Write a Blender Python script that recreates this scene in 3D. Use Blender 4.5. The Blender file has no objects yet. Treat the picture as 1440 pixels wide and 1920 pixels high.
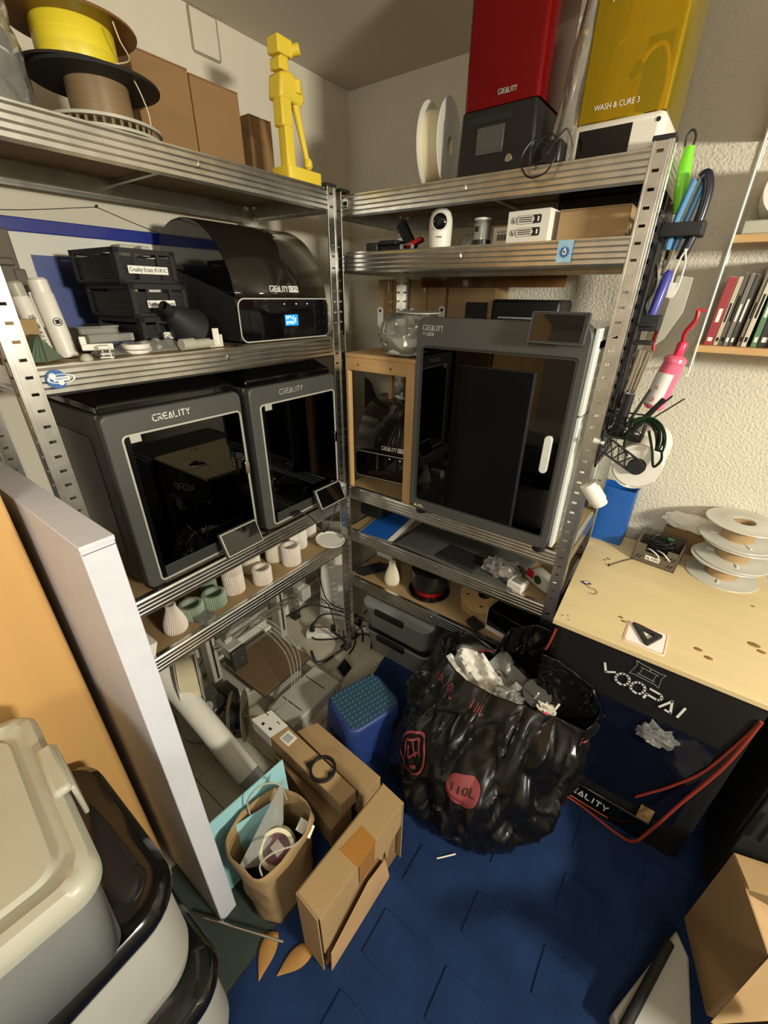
import bpy, bmesh, math, random
from mathutils import Vector, Matrix, Euler, noise
random.seed(7)
PI = math.pi
COL = bpy.context.scene.collection
SC = bpy.context.scene
# ------------------------------------------------------------------ camera, world, lights, exposure
cam_d = bpy.data.cameras.new('camera'); cam = bpy.data.objects.new('camera', cam_d); COL.objects.link(cam); SC.camera = cam
cam_d.sensor_fit = 'HORIZONTAL'; cam_d.sensor_width = 36; cam_d.lens = 784.25/1440*36; cam_d.clip_start = 0.02
_R = Vector((.80624, .59151, .00994)); _U = Vector((-.27881, .36510, .88824)); _F = Vector((-.52178, .71890, -.45927))
_m = Matrix((_R, _U, -_F)).transposed().to_4x4(); _m.translation = Vector((1.01145, -1.13419, 1.52239)); cam.matrix_world = _m
w = bpy.data.worlds.new('world'); SC.world = w; w.use_nodes = True
w.node_tree.nodes['Background'].inputs[0].default_value = (.9, .95, 1, 1); w.node_tree.nodes['Background'].inputs[1].default_value = .02

def area(name, loc, target, sx, sy, power, col):
    d = bpy.data.lights.new(name, 'AREA'); d.shape = 'RECTANGLE'; d.size = sx; d.size_y = sy; d.energy = power; d.color = col
    o = bpy.data.objects.new(name, d); COL.objects.link(o); o.location = loc
    o.rotation_euler = (Vector(target)-Vector(loc)).to_track_quat('-Z', 'Y').to_euler(); return o
area('lamp_light', (2.74, -.82, 1.70), (0, -.3, 1.1), .30, .16, 60, (1, .95, .79))
area('rear_fill_light', (1.25, -2.1, 1.85), (.1, -.4, .9), .5, .3, 11, (1, .95, .84))  # fill light added behind the camera to brighten the left side
SC.view_settings.view_transform = 'Standard'; SC.view_settings.look = 'None'; SC.view_settings.exposure = 0.0; SC.view_settings.gamma = 1
SC.view_settings.use_curve_mapping = False
SC.cycles.max_bounces = 10; SC.cycles.transparent_max_bounces = 24

# ------------------------------------------------------------------ materials
def lin(c): return tuple((v/255/12.92 if v/255 <= .04045 else ((v/255+.055)/1.055)**2.4) for v in c)+(1,)
def mat(name, rgb, rough=.5, metal=0, var=.12, vs=8, bump=0, bs=60, coat=0, spec=.5, stretch=None, emit=0, sss=0):
    m = bpy.data.materials.new(name); m.use_nodes = True; nt = m.node_tree; b = nt.nodes['Principled BSDF']; c = lin(rgb)
    b.inputs['Base Color'].default_value = c; b.inputs['Roughness'].default_value = rough; b.inputs['Metallic'].default_value = metal
    b.inputs['Coat Weight'].default_value = coat; b.inputs['Specular IOR Level'].default_value = spec
    tc = nt.nodes.new('ShaderNodeTexCoord'); vec = tc.outputs['Object']
    if stretch:
        mp = nt.nodes.new('ShaderNodeMapping'); mp.inputs['Scale'].default_value = stretch; nt.links.new(vec, mp.inputs[0]); vec = mp.outputs[0]
    if var:
        n = nt.nodes.new('ShaderNodeTexNoise'); n.inputs['Scale'].default_value = vs; n.inputs['Detail'].default_value = 5; nt.links.new(vec, n.inputs[0])
        r = nt.nodes.new('ShaderNodeValToRGB'); r.color_ramp.elements[0].position = .3; r.color_ramp.elements[1].position = .7
        r.color_ramp.elements[0].color = tuple(v*(1-var) for v in c[:3])+(1,); r.color_ramp.elements[1].color = tuple(min(1, v*(1+var)) for v in c[:3])+(1,)
        nt.links.new(n.outputs[0], r.inputs[0]); nt.links.new(r.outputs[0], b.inputs['Base Color'])
    if bump:
        n2 = nt.nodes.new('ShaderNodeTexNoise'); n2.inputs['Scale'].default_value = bs; n2.inputs['Detail'].default_value = 3; nt.links.new(vec, n2.inputs[0])
        bp = nt.nodes.new('ShaderNodeBump'); bp.inputs['Strength'].default_value = min(1, bump*3); bp.inputs['Distance'].default_value = .004*bump; nt.links.new(n2.outputs[0], bp.inputs['Height'])
        nt.links.new(bp.outputs[0], b.inputs['Normal'])
    if emit: b.inputs['Emission Color'].default_value = c; b.inputs['Emission Strength'].default_value = emit
    return m
def clear(name, tint, ior=1.45, rough=.05, body=0.0, bodycol=(230, 230, 225), bump=0, bs=25, gloss=1.0):
    """thin clear or smoked plastic: tinted see-through + Fresnel gloss (+ some milky body)"""
    m = bpy.data.materials.new(name); m.use_nodes = True; nt = m.node_tree; nt.nodes.remove(nt.nodes['Principled BSDF']); out = nt.nodes['Material Output']
    t = nt.nodes.new('ShaderNodeBsdfTransparent'); t.inputs[0].default_value = lin(tint)
    g = nt.nodes.new('ShaderNodeBsdfGlossy'); g.inputs['Roughness'].default_value = rough; g.inputs[0].default_value = (gloss, gloss, gloss, 1)
    f = nt.nodes.new('ShaderNodeFresnel'); f.inputs[0].default_value = ior
    mx = nt.nodes.new('ShaderNodeMixShader'); nt.links.new(f.outputs[0], mx.inputs[0]); nt.links.new(g.outputs[0], mx.inputs[2])
    if body:
        d = nt.nodes.new('ShaderNodeBsdfDiffuse'); d.inputs[0].default_value = lin(bodycol)
        m2 = nt.nodes.new('ShaderNodeMixShader'); m2.inputs[0].default_value = body; nt.links.new(t.outputs[0], m2.inputs[1]); nt.links.new(d.outputs[0], m2.inputs[2])
        nt.links.new(m2.outputs[0], mx.inputs[1])
    else: nt.links.new(t.outputs[0], mx.inputs[1])
    if bump:
        tc = nt.nodes.new('ShaderNodeTexCoord'); n = nt.nodes.new('ShaderNodeTexNoise'); n.inputs['Scale'].default_value = bs; n.inputs['Detail'].default_value = 2; nt.links.new(tc.outputs['Object'], n.inputs[0])
        bp = nt.nodes.new('ShaderNodeBump'); bp.inputs['Strength'].default_value = 1; bp.inputs['Distance'].default_value = bump; nt.links.new(n.outputs[0], bp.inputs['Height'])
        for q in (g, f): nt.links.new(bp.outputs[0], q.inputs['Normal'])
    nt.links.new(mx.outputs[0], out.inputs[0]); return m
M = {}
M['wall'] = mat('white_wall_paint', (216, 208, 190), .85, var=.04, vs=3, bump=.15, bs=40)
M['stucco'] = mat('rough_stucco', (214, 208, 192), .85, var=.04, vs=3, spec=.2)
nt = M['stucco'].node_tree; b = nt.nodes['Principled BSDF']; tc = nt.nodes.new('ShaderNodeTexCoord'); v = nt.nodes.new('ShaderNodeTexVoronoi'); v.feature = 'SMOOTH_F1'; v.inputs['Scale'].default_value = 150
n = nt.nodes.new('ShaderNodeTexNoise'); n.inputs['Scale'].default_value = 110; n.inputs['Detail'].default_value = 4; a = nt.nodes.new('ShaderNodeMath'); a.operation = 'ADD'
bp = nt.nodes.new('ShaderNodeBump'); bp.inputs['Strength'].default_value = .7; bp.inputs['Distance'].default_value = .004
for q in (v, n): nt.links.new(tc.outputs['Object'], q.inputs[0])
nt.links.new(v.outputs[0], a.inputs[0]); nt.links.new(n.outputs[0], a.inputs[1]); nt.links.new(a.outputs[0], bp.inputs['Height']); nt.links.new(bp.outputs[0], b.inputs['Normal'])
M['ceil'] = mat('ceiling_paint', (200, 192, 176), .9, var=.03, vs=2)
M['tile'] = mat('pale_floor_tile', (186, 178, 160), .35, var=.08, vs=6)
M['grout'] = mat('floor_grout', (120, 112, 98), .9)
M['carpet'] = mat('blue_carpet', (40, 62, 106), .95, var=.18, vs=9, bump=1, bs=900, spec=.1)
M['greenmat'] = mat('dark_green_mat', (52, 62, 56), .9, var=.1)
M['steel'] = mat('galvanised_steel', (212, 211, 206), .27, 1, var=.16, vs=22, bump=.05, bs=45)
M['dsteel'] = mat('worn_galvanised_steel', (150, 150, 148), .33, 1, var=.3, vs=30, stretch=(1, .15, 1))
M['mdf'] = mat('brown_fibreboard', (158, 131, 92), .7, var=.1, vs=14, bump=.2, bs=300)
M['black'] = mat('black_plastic', (22, 22, 23), .4, var=.1)
M['gblack'] = mat('gloss_black_plastic', (10, 10, 11), .08, var=0, coat=.3)
M['mblack'] = mat('matt_black_plastic', (26, 26, 26), .65, var=.1)
M['rubber'] = mat('black_cable_rubber', (16, 16, 16), .45, var=0)
M['frame'] = mat('graphite_printer_frame', (80, 80, 77), .42, .2, var=.04)
M['frame2'] = mat('graphite_printer_frame_dark', (58, 58, 56), .45, .2, var=.04)
M['trim'] = mat('light_grey_door_trim', (196, 194, 184), .35, .3, var=.03)
M['silver'] = mat('silver_side_panel', (222, 226, 220), .4, .15, var=.05)
M['chrome'] = mat('bright_metal', (215, 213, 206), .15, 1, var=0)
M['sideglass'] = mat('dark_side_glass', (16, 15, 14), .3, var=.2, vs=14)
M['binlid'] = mat('glossy_black_bin_lid', (13, 13, 14), .16, var=0, coat=.2)
M['screen'] = mat('dark_screen_glass', (12, 11, 11), .04, var=0, coat=.5)
M['smoke'] = clear('smoked_door_glass', (52, 50, 46), 1.5, .015)
M['smoke2'] = clear('smoked_dome_plastic', (120, 114, 102), 1.5, .09, body=.16, bodycol=(84, 78, 66))
M['lidglass'] = clear('smoked_lid_glass', (40, 40, 38), 1.5, .06)
M['white'] = mat('white_plastic', (228, 224, 214), .4, var=.03)
M['cream'] = mat('cream_plastic', (174, 172, 156), .4, var=.04)
M['ivory'] = mat('ivory_printed_plastic', (226, 218, 200), .5, var=.04)
M['blush'] = mat('pale_rose_printed_plastic', (222, 211, 200), .5, var=.04)
M['sage'] = mat('sage_green_printed_plastic', (150, 163, 143), .5, var=.05)
M['paper'] = mat('white_paper', (232, 228, 218), .8, var=.03)
M['label'] = mat('white_label', (236, 234, 228), .6, var=0)
M['ink'] = mat('black_ink', (22, 20, 20), .7, var=0)
M['lettering'] = mat('white_lettering', (225, 224, 218), .5, var=0)
M['greylet'] = mat('grey_lettering', (165, 165, 160), .4, var=0)
M['card'] = mat('brown_cardboard', (166, 137, 96), .8, var=.08, vs=5, bump=.1, bs=120)
M['card2'] = mat('darker_cardboard', (138, 106, 68), .82, var=.08, vs=5, bump=.1, bs=120)
M['tape'] = mat('packing_tape', (160, 112, 52), .25, var=.05)
M['kraft'] = mat('kraft_paper', (152, 126, 88), .85, var=.1, vs=12, bump=.3, bs=60)
M['yellow'] = mat('yellow_printed_plastic', (228, 200, 62), .45, var=.05)
M['yfil'] = mat('yellow_filament', (226, 204, 50), .35, var=.08, stretch=(1, 1, 60), vs=4)
M['tfil'] = mat('taupe_filament', (130, 108, 78), .35, var=.08, stretch=(1, 1, 60), vs=4)
M['cfil'] = mat('cream_filament', (214, 204, 170), .3, var=.08, vs=4)
M['pine'] = mat('pine_wood', (200, 160, 108), .5, var=.14, vs=6, stretch=(8, 8, 1))
M['pineh'] = mat('pine_wood_flat', (200, 160, 108), .5, var=.14, vs=6, stretch=(1, 8, 8))
M['ply'] = mat('birch_plywood', (214, 194, 148), .45, var=.05, vs=3, stretch=(1, 6, 1))
M['knot'] = mat('wood_knot', (128, 96, 52), .6, var=.2, vs=60)
M['wardrobe'] = mat('warm_beech_veneer', (205, 160, 98), .38, var=.06, vs=2.5, stretch=(1, 3, .4))
M['lav'] = mat('pale_lavender_card', (206, 207, 216), .6, var=.03, vs=30)
M['red'] = mat('red_acrylic', (150, 8, 12), .12, var=0, coat=.3)
M['amber'] = clear('amber_acrylic', (252, 232, 60), 1.4, .1, body=.34, bodycol=(190, 164, 14))
M['redclear'] = clear('red_clear_acrylic', (190, 20, 20), 1.35, .15, body=.5, bodycol=(140, 8, 14))
M['bagclear'] = clear('clear_plastic_bag', (246, 244, 240), 1.5, .14, body=.2, bump=.006, bs=14)
M['clearp'] = clear('clear_plastic', (232, 230, 222), 1.45, .12, body=.22)
M['milky'] = clear('milky_plastic', (214, 216, 214), 1.4, .25, body=.5, bodycol=(176, 178, 174))
M['clearspool'] = clear('frosted_clear_spool', (225, 222, 212), 1.4, .3, body=.78, bodycol=(222, 220, 210))
M['trash'] = mat('black_bin_liner', (15, 14, 14), .27, var=0, coat=.1, bump=.3, bs=12)
M['pinkprint'] = mat('faded_pink_print', (140, 62, 66), .5, var=.1, vs=40)
M['navy'] = mat('navy_plastic', (14, 20, 40), .3, var=.05)
M['blue'] = mat('blue_plastic', (28, 92, 176), .4, var=.05)
M['dblue'] = mat('royal_blue_picture', (34, 48, 140), .35, var=.05)
M['gripbase'] = mat('blue_grey_grip', (44, 70, 100), .6, var=.05)
M['stool'] = mat('blue_stool_plastic', (36, 58, 118), .45, var=.05)
M['teal'] = mat('teal_rubber', (48, 98, 98), .6, var=.05)
M['pnavy'] = mat('dark_tent_film', (14, 17, 30), .12, var=.1, bump=.8, bs=9, coat=.4)
M['tent'] = mat('black_tent_fabric', (13, 12, 12), .6, var=.1, bump=.3, bs=12)
M['piping'] = mat('red_piping', (148, 52, 36), .6, var=.05)
M['green'] = mat('lime_green_grip', (120, 210, 40), .35, var=.05)
M['sky'] = mat('light_blue_grip', (60, 130, 180), .35, var=.05)
M['violet'] = mat('indigo_plastic', (64, 66, 158), .3, var=.05)
M['pink'] = mat('pink_plastic', (236, 110, 140), .3, var=.05)
M['hotpink'] = mat('deep_pink_cap', (224, 50, 96), .3, var=.05)
M['rred'] = mat('red_plastic', (176, 28, 40), .3, var=.05)
M['goggle'] = clear('dark_green_lens', (30, 80, 36), 1.5, .05, body=.5, bodycol=(14, 40, 18))
M['brownbox'] = mat('grey_brown_printed_plastic', (96, 86, 74), .6, var=.06)
M['cyan'] = mat('pale_turquoise_card', (160, 212, 220), .6, var=.04)
M['binw'] = mat('pale_grey_bin', (182, 180, 172), .4, var=.04)
M['lcd'] = mat('lit_blue_display', (30, 120, 190), .3, var=0, emit=1.4)
M['lcdt'] = mat('lit_display_digits', (235, 250, 255), .3, var=0, emit=2)
M['led'] = mat('lit_led', (220, 210, 255), .3, var=0, emit=4)
M['sticker'] = mat('pale_blue_sticker', (150, 190, 214), .5, var=.1, vs=50)
M['stblue'] = mat('blue_sticker_print', (40, 96, 160), .5, var=0)
M['pei'] = mat('textured_bed_plate', (112, 92, 66), .5, var=.1, vs=40)
M['a1'] = mat('warm_grey_printer_casing', (176, 172, 160), .5, var=.04)
M['orange'] = mat('orange_accent', (226, 120, 50), .4, var=0)
M['spoolcard'] = mat('pale_spool_cardboard', (192, 156, 106), .75, var=.06)
M['mesh'] = mat('dark_grey_grid_plastic', (74, 74, 70), .6, var=.15, vs=20)
M['darkred'] = mat('dark_red_plastic', (150, 20, 24), .3, var=.1)

# ------------------------------------------------------------------ mesh helpers
def rrect(wd, h, r, n=5):
    pts = []
    for cx, cy, a0 in ((wd/2-r, h/2-r, 0), (-wd/2+r, h/2-r, 90), (-wd/2+r, -h/2+r, 180), (wd/2-r, -h/2+r, 270)):
        for i in range(n+1):
            a = math.radians(a0+90*i/n); pts.append((cx+r*math.cos(a), cy+r*math.sin(a)))
    return pts
def smoothpts(pts, k=6):
    P = [Vector(p) for p in pts]
    if len(P) < 3: return P
    out = []
    for i in range(len(P)-1):
        p0 = P[max(i-1, 0)]; p1 = P[i]; p2 = P[i+1]; p3 = P[min(i+2, len(P)-1)]
        for j in range(k):
            t = j/k; out.append(.5*((2*p1)+(p2-p0)*t+(2*p0-5*p1+4*p2-p3)*t*t+(3*p1-p0-3*p2+p3)*t**3))
    out.append(P[-1]); return out
class MB:
    def __init__(s): s.v = []; s.f = []
    def add(s, vs, fs, mx=None):
        o = len(s.v); s.v += [tuple(mx @ Vector(v)) if mx else tuple(v) for v in vs]; s.f += [tuple(i+o for i in f) for f in fs]; return s
    def box(s, c, d, rot=None):
        x, y, z = (q/2 for q in d); vs = [(i*x, j*y, k*z) for i in (-1, 1) for j in (-1, 1) for k in (-1, 1)]
        mx = Matrix.Translation(c) @ (Euler(rot).to_matrix().to_4x4() if rot else Matrix())
        return s.add(vs, [(0, 1, 3, 2), (4, 6, 7, 5), (0, 4, 5, 1), (2, 3, 7, 6), (0, 2, 6, 4), (1, 5, 7, 3)], mx)
    def bb(s, x0, x1, y0, y1, z0, z1): return s.box(((x0+x1)/2, (y0+y1)/2, (z0+z1)/2), (x1-x0, y1-y0, z1-z0))
    def tube(s, pts, r, seg=8, caps=True, rr=None):
        P = [Vector(p) for p in pts]; n = len(P); t0 = (P[1]-P[0]).normalized()
        u = t0.orthogonal().normalized(); rings = []; vs = []
        for i in range(n):
            t = (P[min(i+1, n-1)]-P[max(i-1, 0)]).normalized(); u = (u-t*u.dot(t))
            u = u.normalized() if u.length > 1e-6 else t.orthogonal().normalized(); v = t.cross(u); ri = rr[i] if rr else r
            for k in range(seg):
                a = 2*PI*k/seg; vs.append(P[i]+u*ri*math.cos(a)+v*ri*math.sin(a))
        fs = [(i*seg+k, i*seg+(k+1) % seg, (i+1)*seg+(k+1) % seg, (i+1)*seg+k) for i in range(n-1) for k in range(seg)]
        if caps: fs += [tuple(range(seg))[::-1], tuple((n-1)*seg+k for k in range(seg))]
        return s.add(vs, fs)
    def cyl(s, p0, p1, r, seg=20, r2=None): return s.tube([p0, p1], r, seg, rr=[r, r if r2 is None else r2])
    def cable(s, pts, r, seg=6, k=6): return s.tube(smoothpts(pts, k), r, seg)
    def lathe(s, prof, seg=40, mx=None, rib=0, twist=0, close=False):
        """prof: (radius, height[, rib depth]) list"""
        vs = []; n = len(prof)
        for pr in prof:
            r, z = pr[0], pr[1]; am = pr[2] if len(pr) > 2 else 0
            for k in range(seg):
                a = 2*PI*k/seg; q = r+am*math.cos(rib*a); aa = a+twist*z; vs.append((q*math.cos(aa), q*math.sin(aa), z))
        fs = [(i*seg+k, i*seg+(k+1) % seg, (i+1)*seg+(k+1) % seg, (i+1)*seg+k) for i in range(n-1) for k in range(seg)]
        if close: fs += [((n-1)*seg+k, (n-1)*seg+(k+1) % seg, (k+1) % seg, k) for k in range(seg)]
        else:
            if prof[0][0] > 1e-4: fs.append(tuple(range(seg))[::-1])
            if prof[-1][0] > 1e-4: fs.append(tuple((n-1)*seg+k for k in range(seg)))
        return s.add(vs, fs, mx)
    def prism(s, poly, d0, d1, ax='z', mx=None):
        """polygon in the plane across axis ax: z:(x,y) y:(x,z) x:(y,z)"""
        def pt(p, d): return {'z': (p[0], p[1], d), 'y': (p[0], d, p[1]), 'x': (d, p[0], p[1])}[ax]
        n = len(poly); vs = [pt(p, d0) for p in poly]+[pt(p, d1) for p in poly]
        return s.add(vs, [tuple(range(n))[::-1], tuple(range(n, 2*n))]+[(i, (i+1) % n, n+(i+1) % n, n+i) for i in range(n)], mx)
    def ring(s, outer, inner, d0, d1, ax='x', c=(0, 0)):
        def pt(p, d): p = (p[0]+c[0], p[1]+c[1]); return {'z': (p[0], p[1], d), 'y': (p[0], d, p[1]), 'x': (d, p[0], p[1])}[ax]
        n = len(outer); vs = [pt(p, d) for d in (d0, d1) for q in (outer, inner) for p in q]; fs = []
        for i in range(n):
            j = (i+1) % n; fs += [(i, j, n+j, n+i), (2*n+i, 3*n+i, 3*n+j, 2*n+j), (i, 2*n+i, 2*n+j, j), (n+i, n+j, 3*n+j, 3*n+i)]
        return s.add(vs, fs)
    def grid(s, fn, nu, nv, wrapu=False):
        vs = [fn(i/(nu if wrapu else nu-1), j/(nv-1)) for j in range(nv) for i in range(nu)]
        fs = [(j*nu+i, j*nu+(i+1) % nu, (j+1)*nu+(i+1) % nu, (j+1)*nu+i) for j in range(nv-1) for i in range(nu if wrapu else nu-1)]
        return s.add(vs, fs)
    def build(s, name, m, parent=None, bevel=0, loc=None, rot=None, solid=0, smooth=.6, sub=0, label=None):
        me = bpy.data.meshes.new(name); me.from_pydata(s.v, [], s.f); me.update()
        bm = bmesh.new(); bm.from_mesh(me)
        if not solid: bmesh.ops.recalc_face_normals(bm, faces=bm.faces)
        bm.to_mesh(me); bm.free()
        me.materials.append(M[m] if isinstance(m, str) else m); (me.shade_smooth(), me.set_sharp_from_angle(angle=smooth)) if smooth else me.shade_flat()
        o = bpy.data.objects.new(name, me); COL.objects.link(o)
        if parent: o.parent = parent
        if loc: o.location = loc
        if rot: o.rotation_euler = rot
        if solid: q = o.modifiers.new('s', 'SOLIDIFY'); q.thickness = solid; q.offset = 0
        if bevel: q = o.modifiers.new('b', 'BEVEL'); q.width = bevel; q.segments = 2; q.limit_method = 'ANGLE'; q.angle_limit = .7
        if sub: q = o.modifiers.new('u', 'SUBSURF'); q.levels = sub; q.render_levels = sub
        if label: o['label'] = label
        return o
def tag(o, label, cat, group=None, kind=None):
    o['label'] = label; o['category'] = cat
    if group: o['group'] = group
    if kind: o['kind'] = kind
    return o
def T(name, label, cat, loc=(0, 0, 0), rz=0, group=None, rot=None):
    o = bpy.data.objects.new(name, None); COL.objects.link(o); o.location = loc; o.rotation_euler = rot if rot else (0, 0, rz); o.empty_display_size = .05
    return tag(o, label, cat, group)
def struct(o): o['kind'] = 'structure'; return o
def tmesh(txt, size, width=None, depth=.0006, bold=0):
    cu = bpy.data.curves.new('t', 'FONT'); cu.body = txt; cu.size = size; cu.extrude = depth/2; cu.align_x = 'CENTER'; cu.align_y = 'CENTER'; cu.resolution_u = 3; cu.offset = bold
    o = bpy.data.objects.new('t', cu); COL.objects.link(o); bpy.context.view_layer.update()
    me = bpy.data.meshes.new_from_object(o.evaluated_get(bpy.context.evaluated_depsgraph_get())); bpy.data.objects.remove(o)
    if width:
        xs = [v.co.x for v in me.vertices]; k = width/max(1e-6, max(xs)-min(xs))
        for v in me.vertices: v.co.x *= k
    return me
FX = (PI/2, 0, PI/2); FY = (PI/2, 0, 0)
def text(txt, size, parent, m, loc, rot, width=None, name='lettering', bold=0):
    me = tmesh(txt, size, width, bold=bold); me.materials.clear(); me.materials.append(M[m]); o = bpy.data.objects.new(name, me); COL.objects.link(o); o.parent = parent; o.location = loc; o.rotation_euler = rot; return o
GL = {'C': [[(1, 1), (.22, 1), (0, .78), (0, .22), (.22, 0), (1, 0)]], 'R': [[(0, 1), (.8, 1), (1, .86), (1, .6), (.82, .46), (0, .46), (0, 0)], [(.45, .46), (1, 0)]], 'E': [[(1, 1), (.2, 1), (0, .85), (0, .15), (.2, 0), (1, 0)], [(0, .5), (.9, .5)]],
      'A': [[(0, 0), (.5, 1), (1, 0)], [(.38, 0), (.62, 0)]], 'L': [[(0, 1), (0, .15), (.15, 0), (.9, 0)]], 'I': [[(.5, 1), (.5, 0)]], 'T': [[(0, 1), (1, 1)], [(.5, 1), (.5, 0)]], 'Y': [[(0, 1), (.5, .5), (1, 1)], [(.5, .5), (.5, 0)]],
      'O': [[(.62, 0), (.25, .03), (.04, .25), (0, .5), (.04, .75), (.25, .97), (.5, 1), (.75, .97), (.96, .75), (1, .5), (.96, .25), (.85, .1)]], 'P': [[(0, 1), (.8, 1), (1, .82), (1, .58), (.82, .42), (0, .42), (0, 0)]], 'V': [[(0, 1), (.42, .32), (1, .72)]], 'W': [[(0, 0), (.42, 1), (.85, 0), (.45, 0)]]}
def glyph_bm(txt, width, h, th, gap=.5, depth=.0006):
    """squared stroke lettering, flat in XY, centred"""
    ws = [.25 if c == 'I' else 1 for c in txt]; tot = sum(ws)+gap*(len(txt)-1); k = width/tot; x = -width/2; m = MB()
    for c, w_ in zip(txt, ws):
        for st in GL[c]:
            for a, b_ in zip(st[:-1], st[1:]):
                p0 = Vector((x+(a[0]*k if c != 'I' else .12*k), (a[1]-.5)*h)); p1 = Vector((x+(b_[0]*k if c != 'I' else .12*k), (b_[1]-.5)*h)); d = (p1-p0).normalized(); n_ = Vector((-d.y, d.x))*th/2; e = d*th*.35
                q = [p0-e+n_, p0-e-n_, p1+e-n_, p1+e+n_]; m.prism([(v.x, v.y) for v in q], -depth/2, depth/2, 'z')
        x += (w_+gap)*k
    return m
def logo(txt, width, h, th, parent, m, loc, rot, gap=.5): return glyph_bm(txt, width, h, th, gap).build('lettering', m, parent, loc=loc, rot=rot)
def dup(root, loc=None, label=None, rz=None):
    r = root.copy(); COL.objects.link(r)
    if loc is not None: r.location = loc
    if rz is not None: r.rotation_euler = (0, 0, rz)
    if label: r['label'] = label
    for ch in list(root.children):
        c = ch.copy(); COL.objects.link(c); c.parent = r
        for g in ch.children: d = g.copy(); COL.objects.link(d); d.parent = c
    return r

# ------------------------------------------------------------------ room
WX, WY, CZ = -.44, .59, 2.243
def plane(name, x0, x1, y0, y1, z0, z1, m): return struct(MB().bb(x0, x1, y0, y1, z0, z1).build(name, m))
plane('wall_left', WX-.1, WX, -2.7, WY+.1, -.1, CZ, 'wall')
plane('wall_back', WX, 3.1, WY, WY+.1, -.1, CZ, 'stucco')
plane('wall_right', 3.0, 3.1, -2.7, WY, -.1, CZ, 'wall')
plane('wall_front', WX, 3.0, -2.7, -2.6, -.1, CZ, 'wall')
plane('ceiling', WX-.1, 3.1, -2.7, WY+.1, CZ, CZ+.1, 'ceil')
fl = plane('floor', WX, 3.0, -2.6, WY, -.06, -.012, 'grout')
for i in range(8):      # pale floor tiles left bare along the wall
    for j in range(11):
        x0 = WX+.012+i*.2; y0 = WY-.2-j*.2
        if x0 < .62 and y0 > -1.7:
            o = MB().bb(x0+.001, x0+.199, y0+.001, y0+.199, -.0118, 0).build('tile', 'tile', fl, bevel=.001)
MB().bb(WX, WX+.012, -1.0, WY, 0, .06).build('baseboard_left', 'white')['kind'] = 'structure'
# carpet with raised pads
def carpet_poly(): return [(.17, WY), (.17, .05), (.235, -.33), (.30, -.55), (.50, -.83), (.50, -2.6), (2.99, -2.6), (2.99, WY)]
cp = T('carpet', 'deep blue carpet with raised square pads covering the floor', 'carpet', (0, 0, 0))
MB().prism(carpet_poly(), 0, .006).build('pile', 'carpet', cp)
for i in range(6):
    for j in range(11):
        x = .75+.02+i*.19; y = -.37-j*.19+.19
        if x > 1.85: continue
        MB().prism([(x-.055, y-.055), (x+.055, y-.055), (x+.055, y+.055), (x-.055, y+.055)], .005, .0105).build('raised_pad', 'carpet', cp, bevel=.003)
tag(MB().prism([(.28, -.62), (.497, -.86), (.497, -1.5), (.15, -1.5), (.15, -.62)], .0005, .004).build('floor_mat', 'greenmat'), 'dark green floor mat at the left edge of the blue carpet', 'mat')
# sealed panel on left wall
p = T('wall_cover', 'white painted cover panel with grimy outline high on the left wall', 'panel', (WX, -.056, 2.15))
MB().box((.003, 0, .045), (.006, .085, .09)).build('cover', 'wall', p, bevel=.002)
MB().ring(rrect(.097, .1, .01), rrect(.088, .092, .008), 0, .0025, 'x', (0, .045)).build('stained_outline', mat('grimy_caulk', (150, 140, 118), .9), p)

# ------------------------------------------------------------------ metal shelves
def flange(Lz, wd, pitch=.031, sw=.0125, sh=.0056):
    """slotted strip in x (0..wd), z"""
    m = MB(); n = int(Lz/pitch); a = (wd-sw)/2+.002; xs = (0, a, a+sw, wd)
    for i in range(n):
        z0 = i*pitch; z1 = z0+pitch if i < n-1 else Lz; zs = (z0, z0+(pitch-sh)/2, z0+(pitch+sh)/2, z1)
        vs = [(x, 0, z) for z in zs for x in xs]
        fs = [(j*4+k, j*4+k+1, j*4+k+5, j*4+k+4) for j in range(3) for k in range(3) if not (j == 1 and k == 1)]
        m.add(vs, fs)
    return m
post_bm = MB(); fz = flange(1.8, .036)
post_bm.add(fz.v, fz.f); post_bm.add([(0, x, z) for x, y, z in fz.v], fz.f)
for q in (.0015, .0065, .0335): post_bm.bb(q-.0011, q+.0011, -.0016, .0, 0, 1.8); post_bm.bb(-.0016, 0, q-.0011, q+.0011, 0, 1.8)
post0 = post_bm.build('post', 'steel', solid=.0012, smooth=0)
def beam_bm(L, h=.047):
    """corrugated beam along +x from 0 to L, face towards -y, top at z=0"""
    k = 4; pr = [(0, 0)]
    for i in range(k):
        z = -h*(i+.25)/k; pr += [(0, z-.0005), (-.0028, z-h*.12), (-.0028, z-h*.28), (0, z-h*.40)]
    pr += [(0, -h), (.009, -h), (.009, -h+.0015), (.0015, -h+.0015), (.0015, -.0015), (.012, -.0015), (.012, 0)]
    return MB().prism(pr, 0, L, 'x', None)
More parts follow.
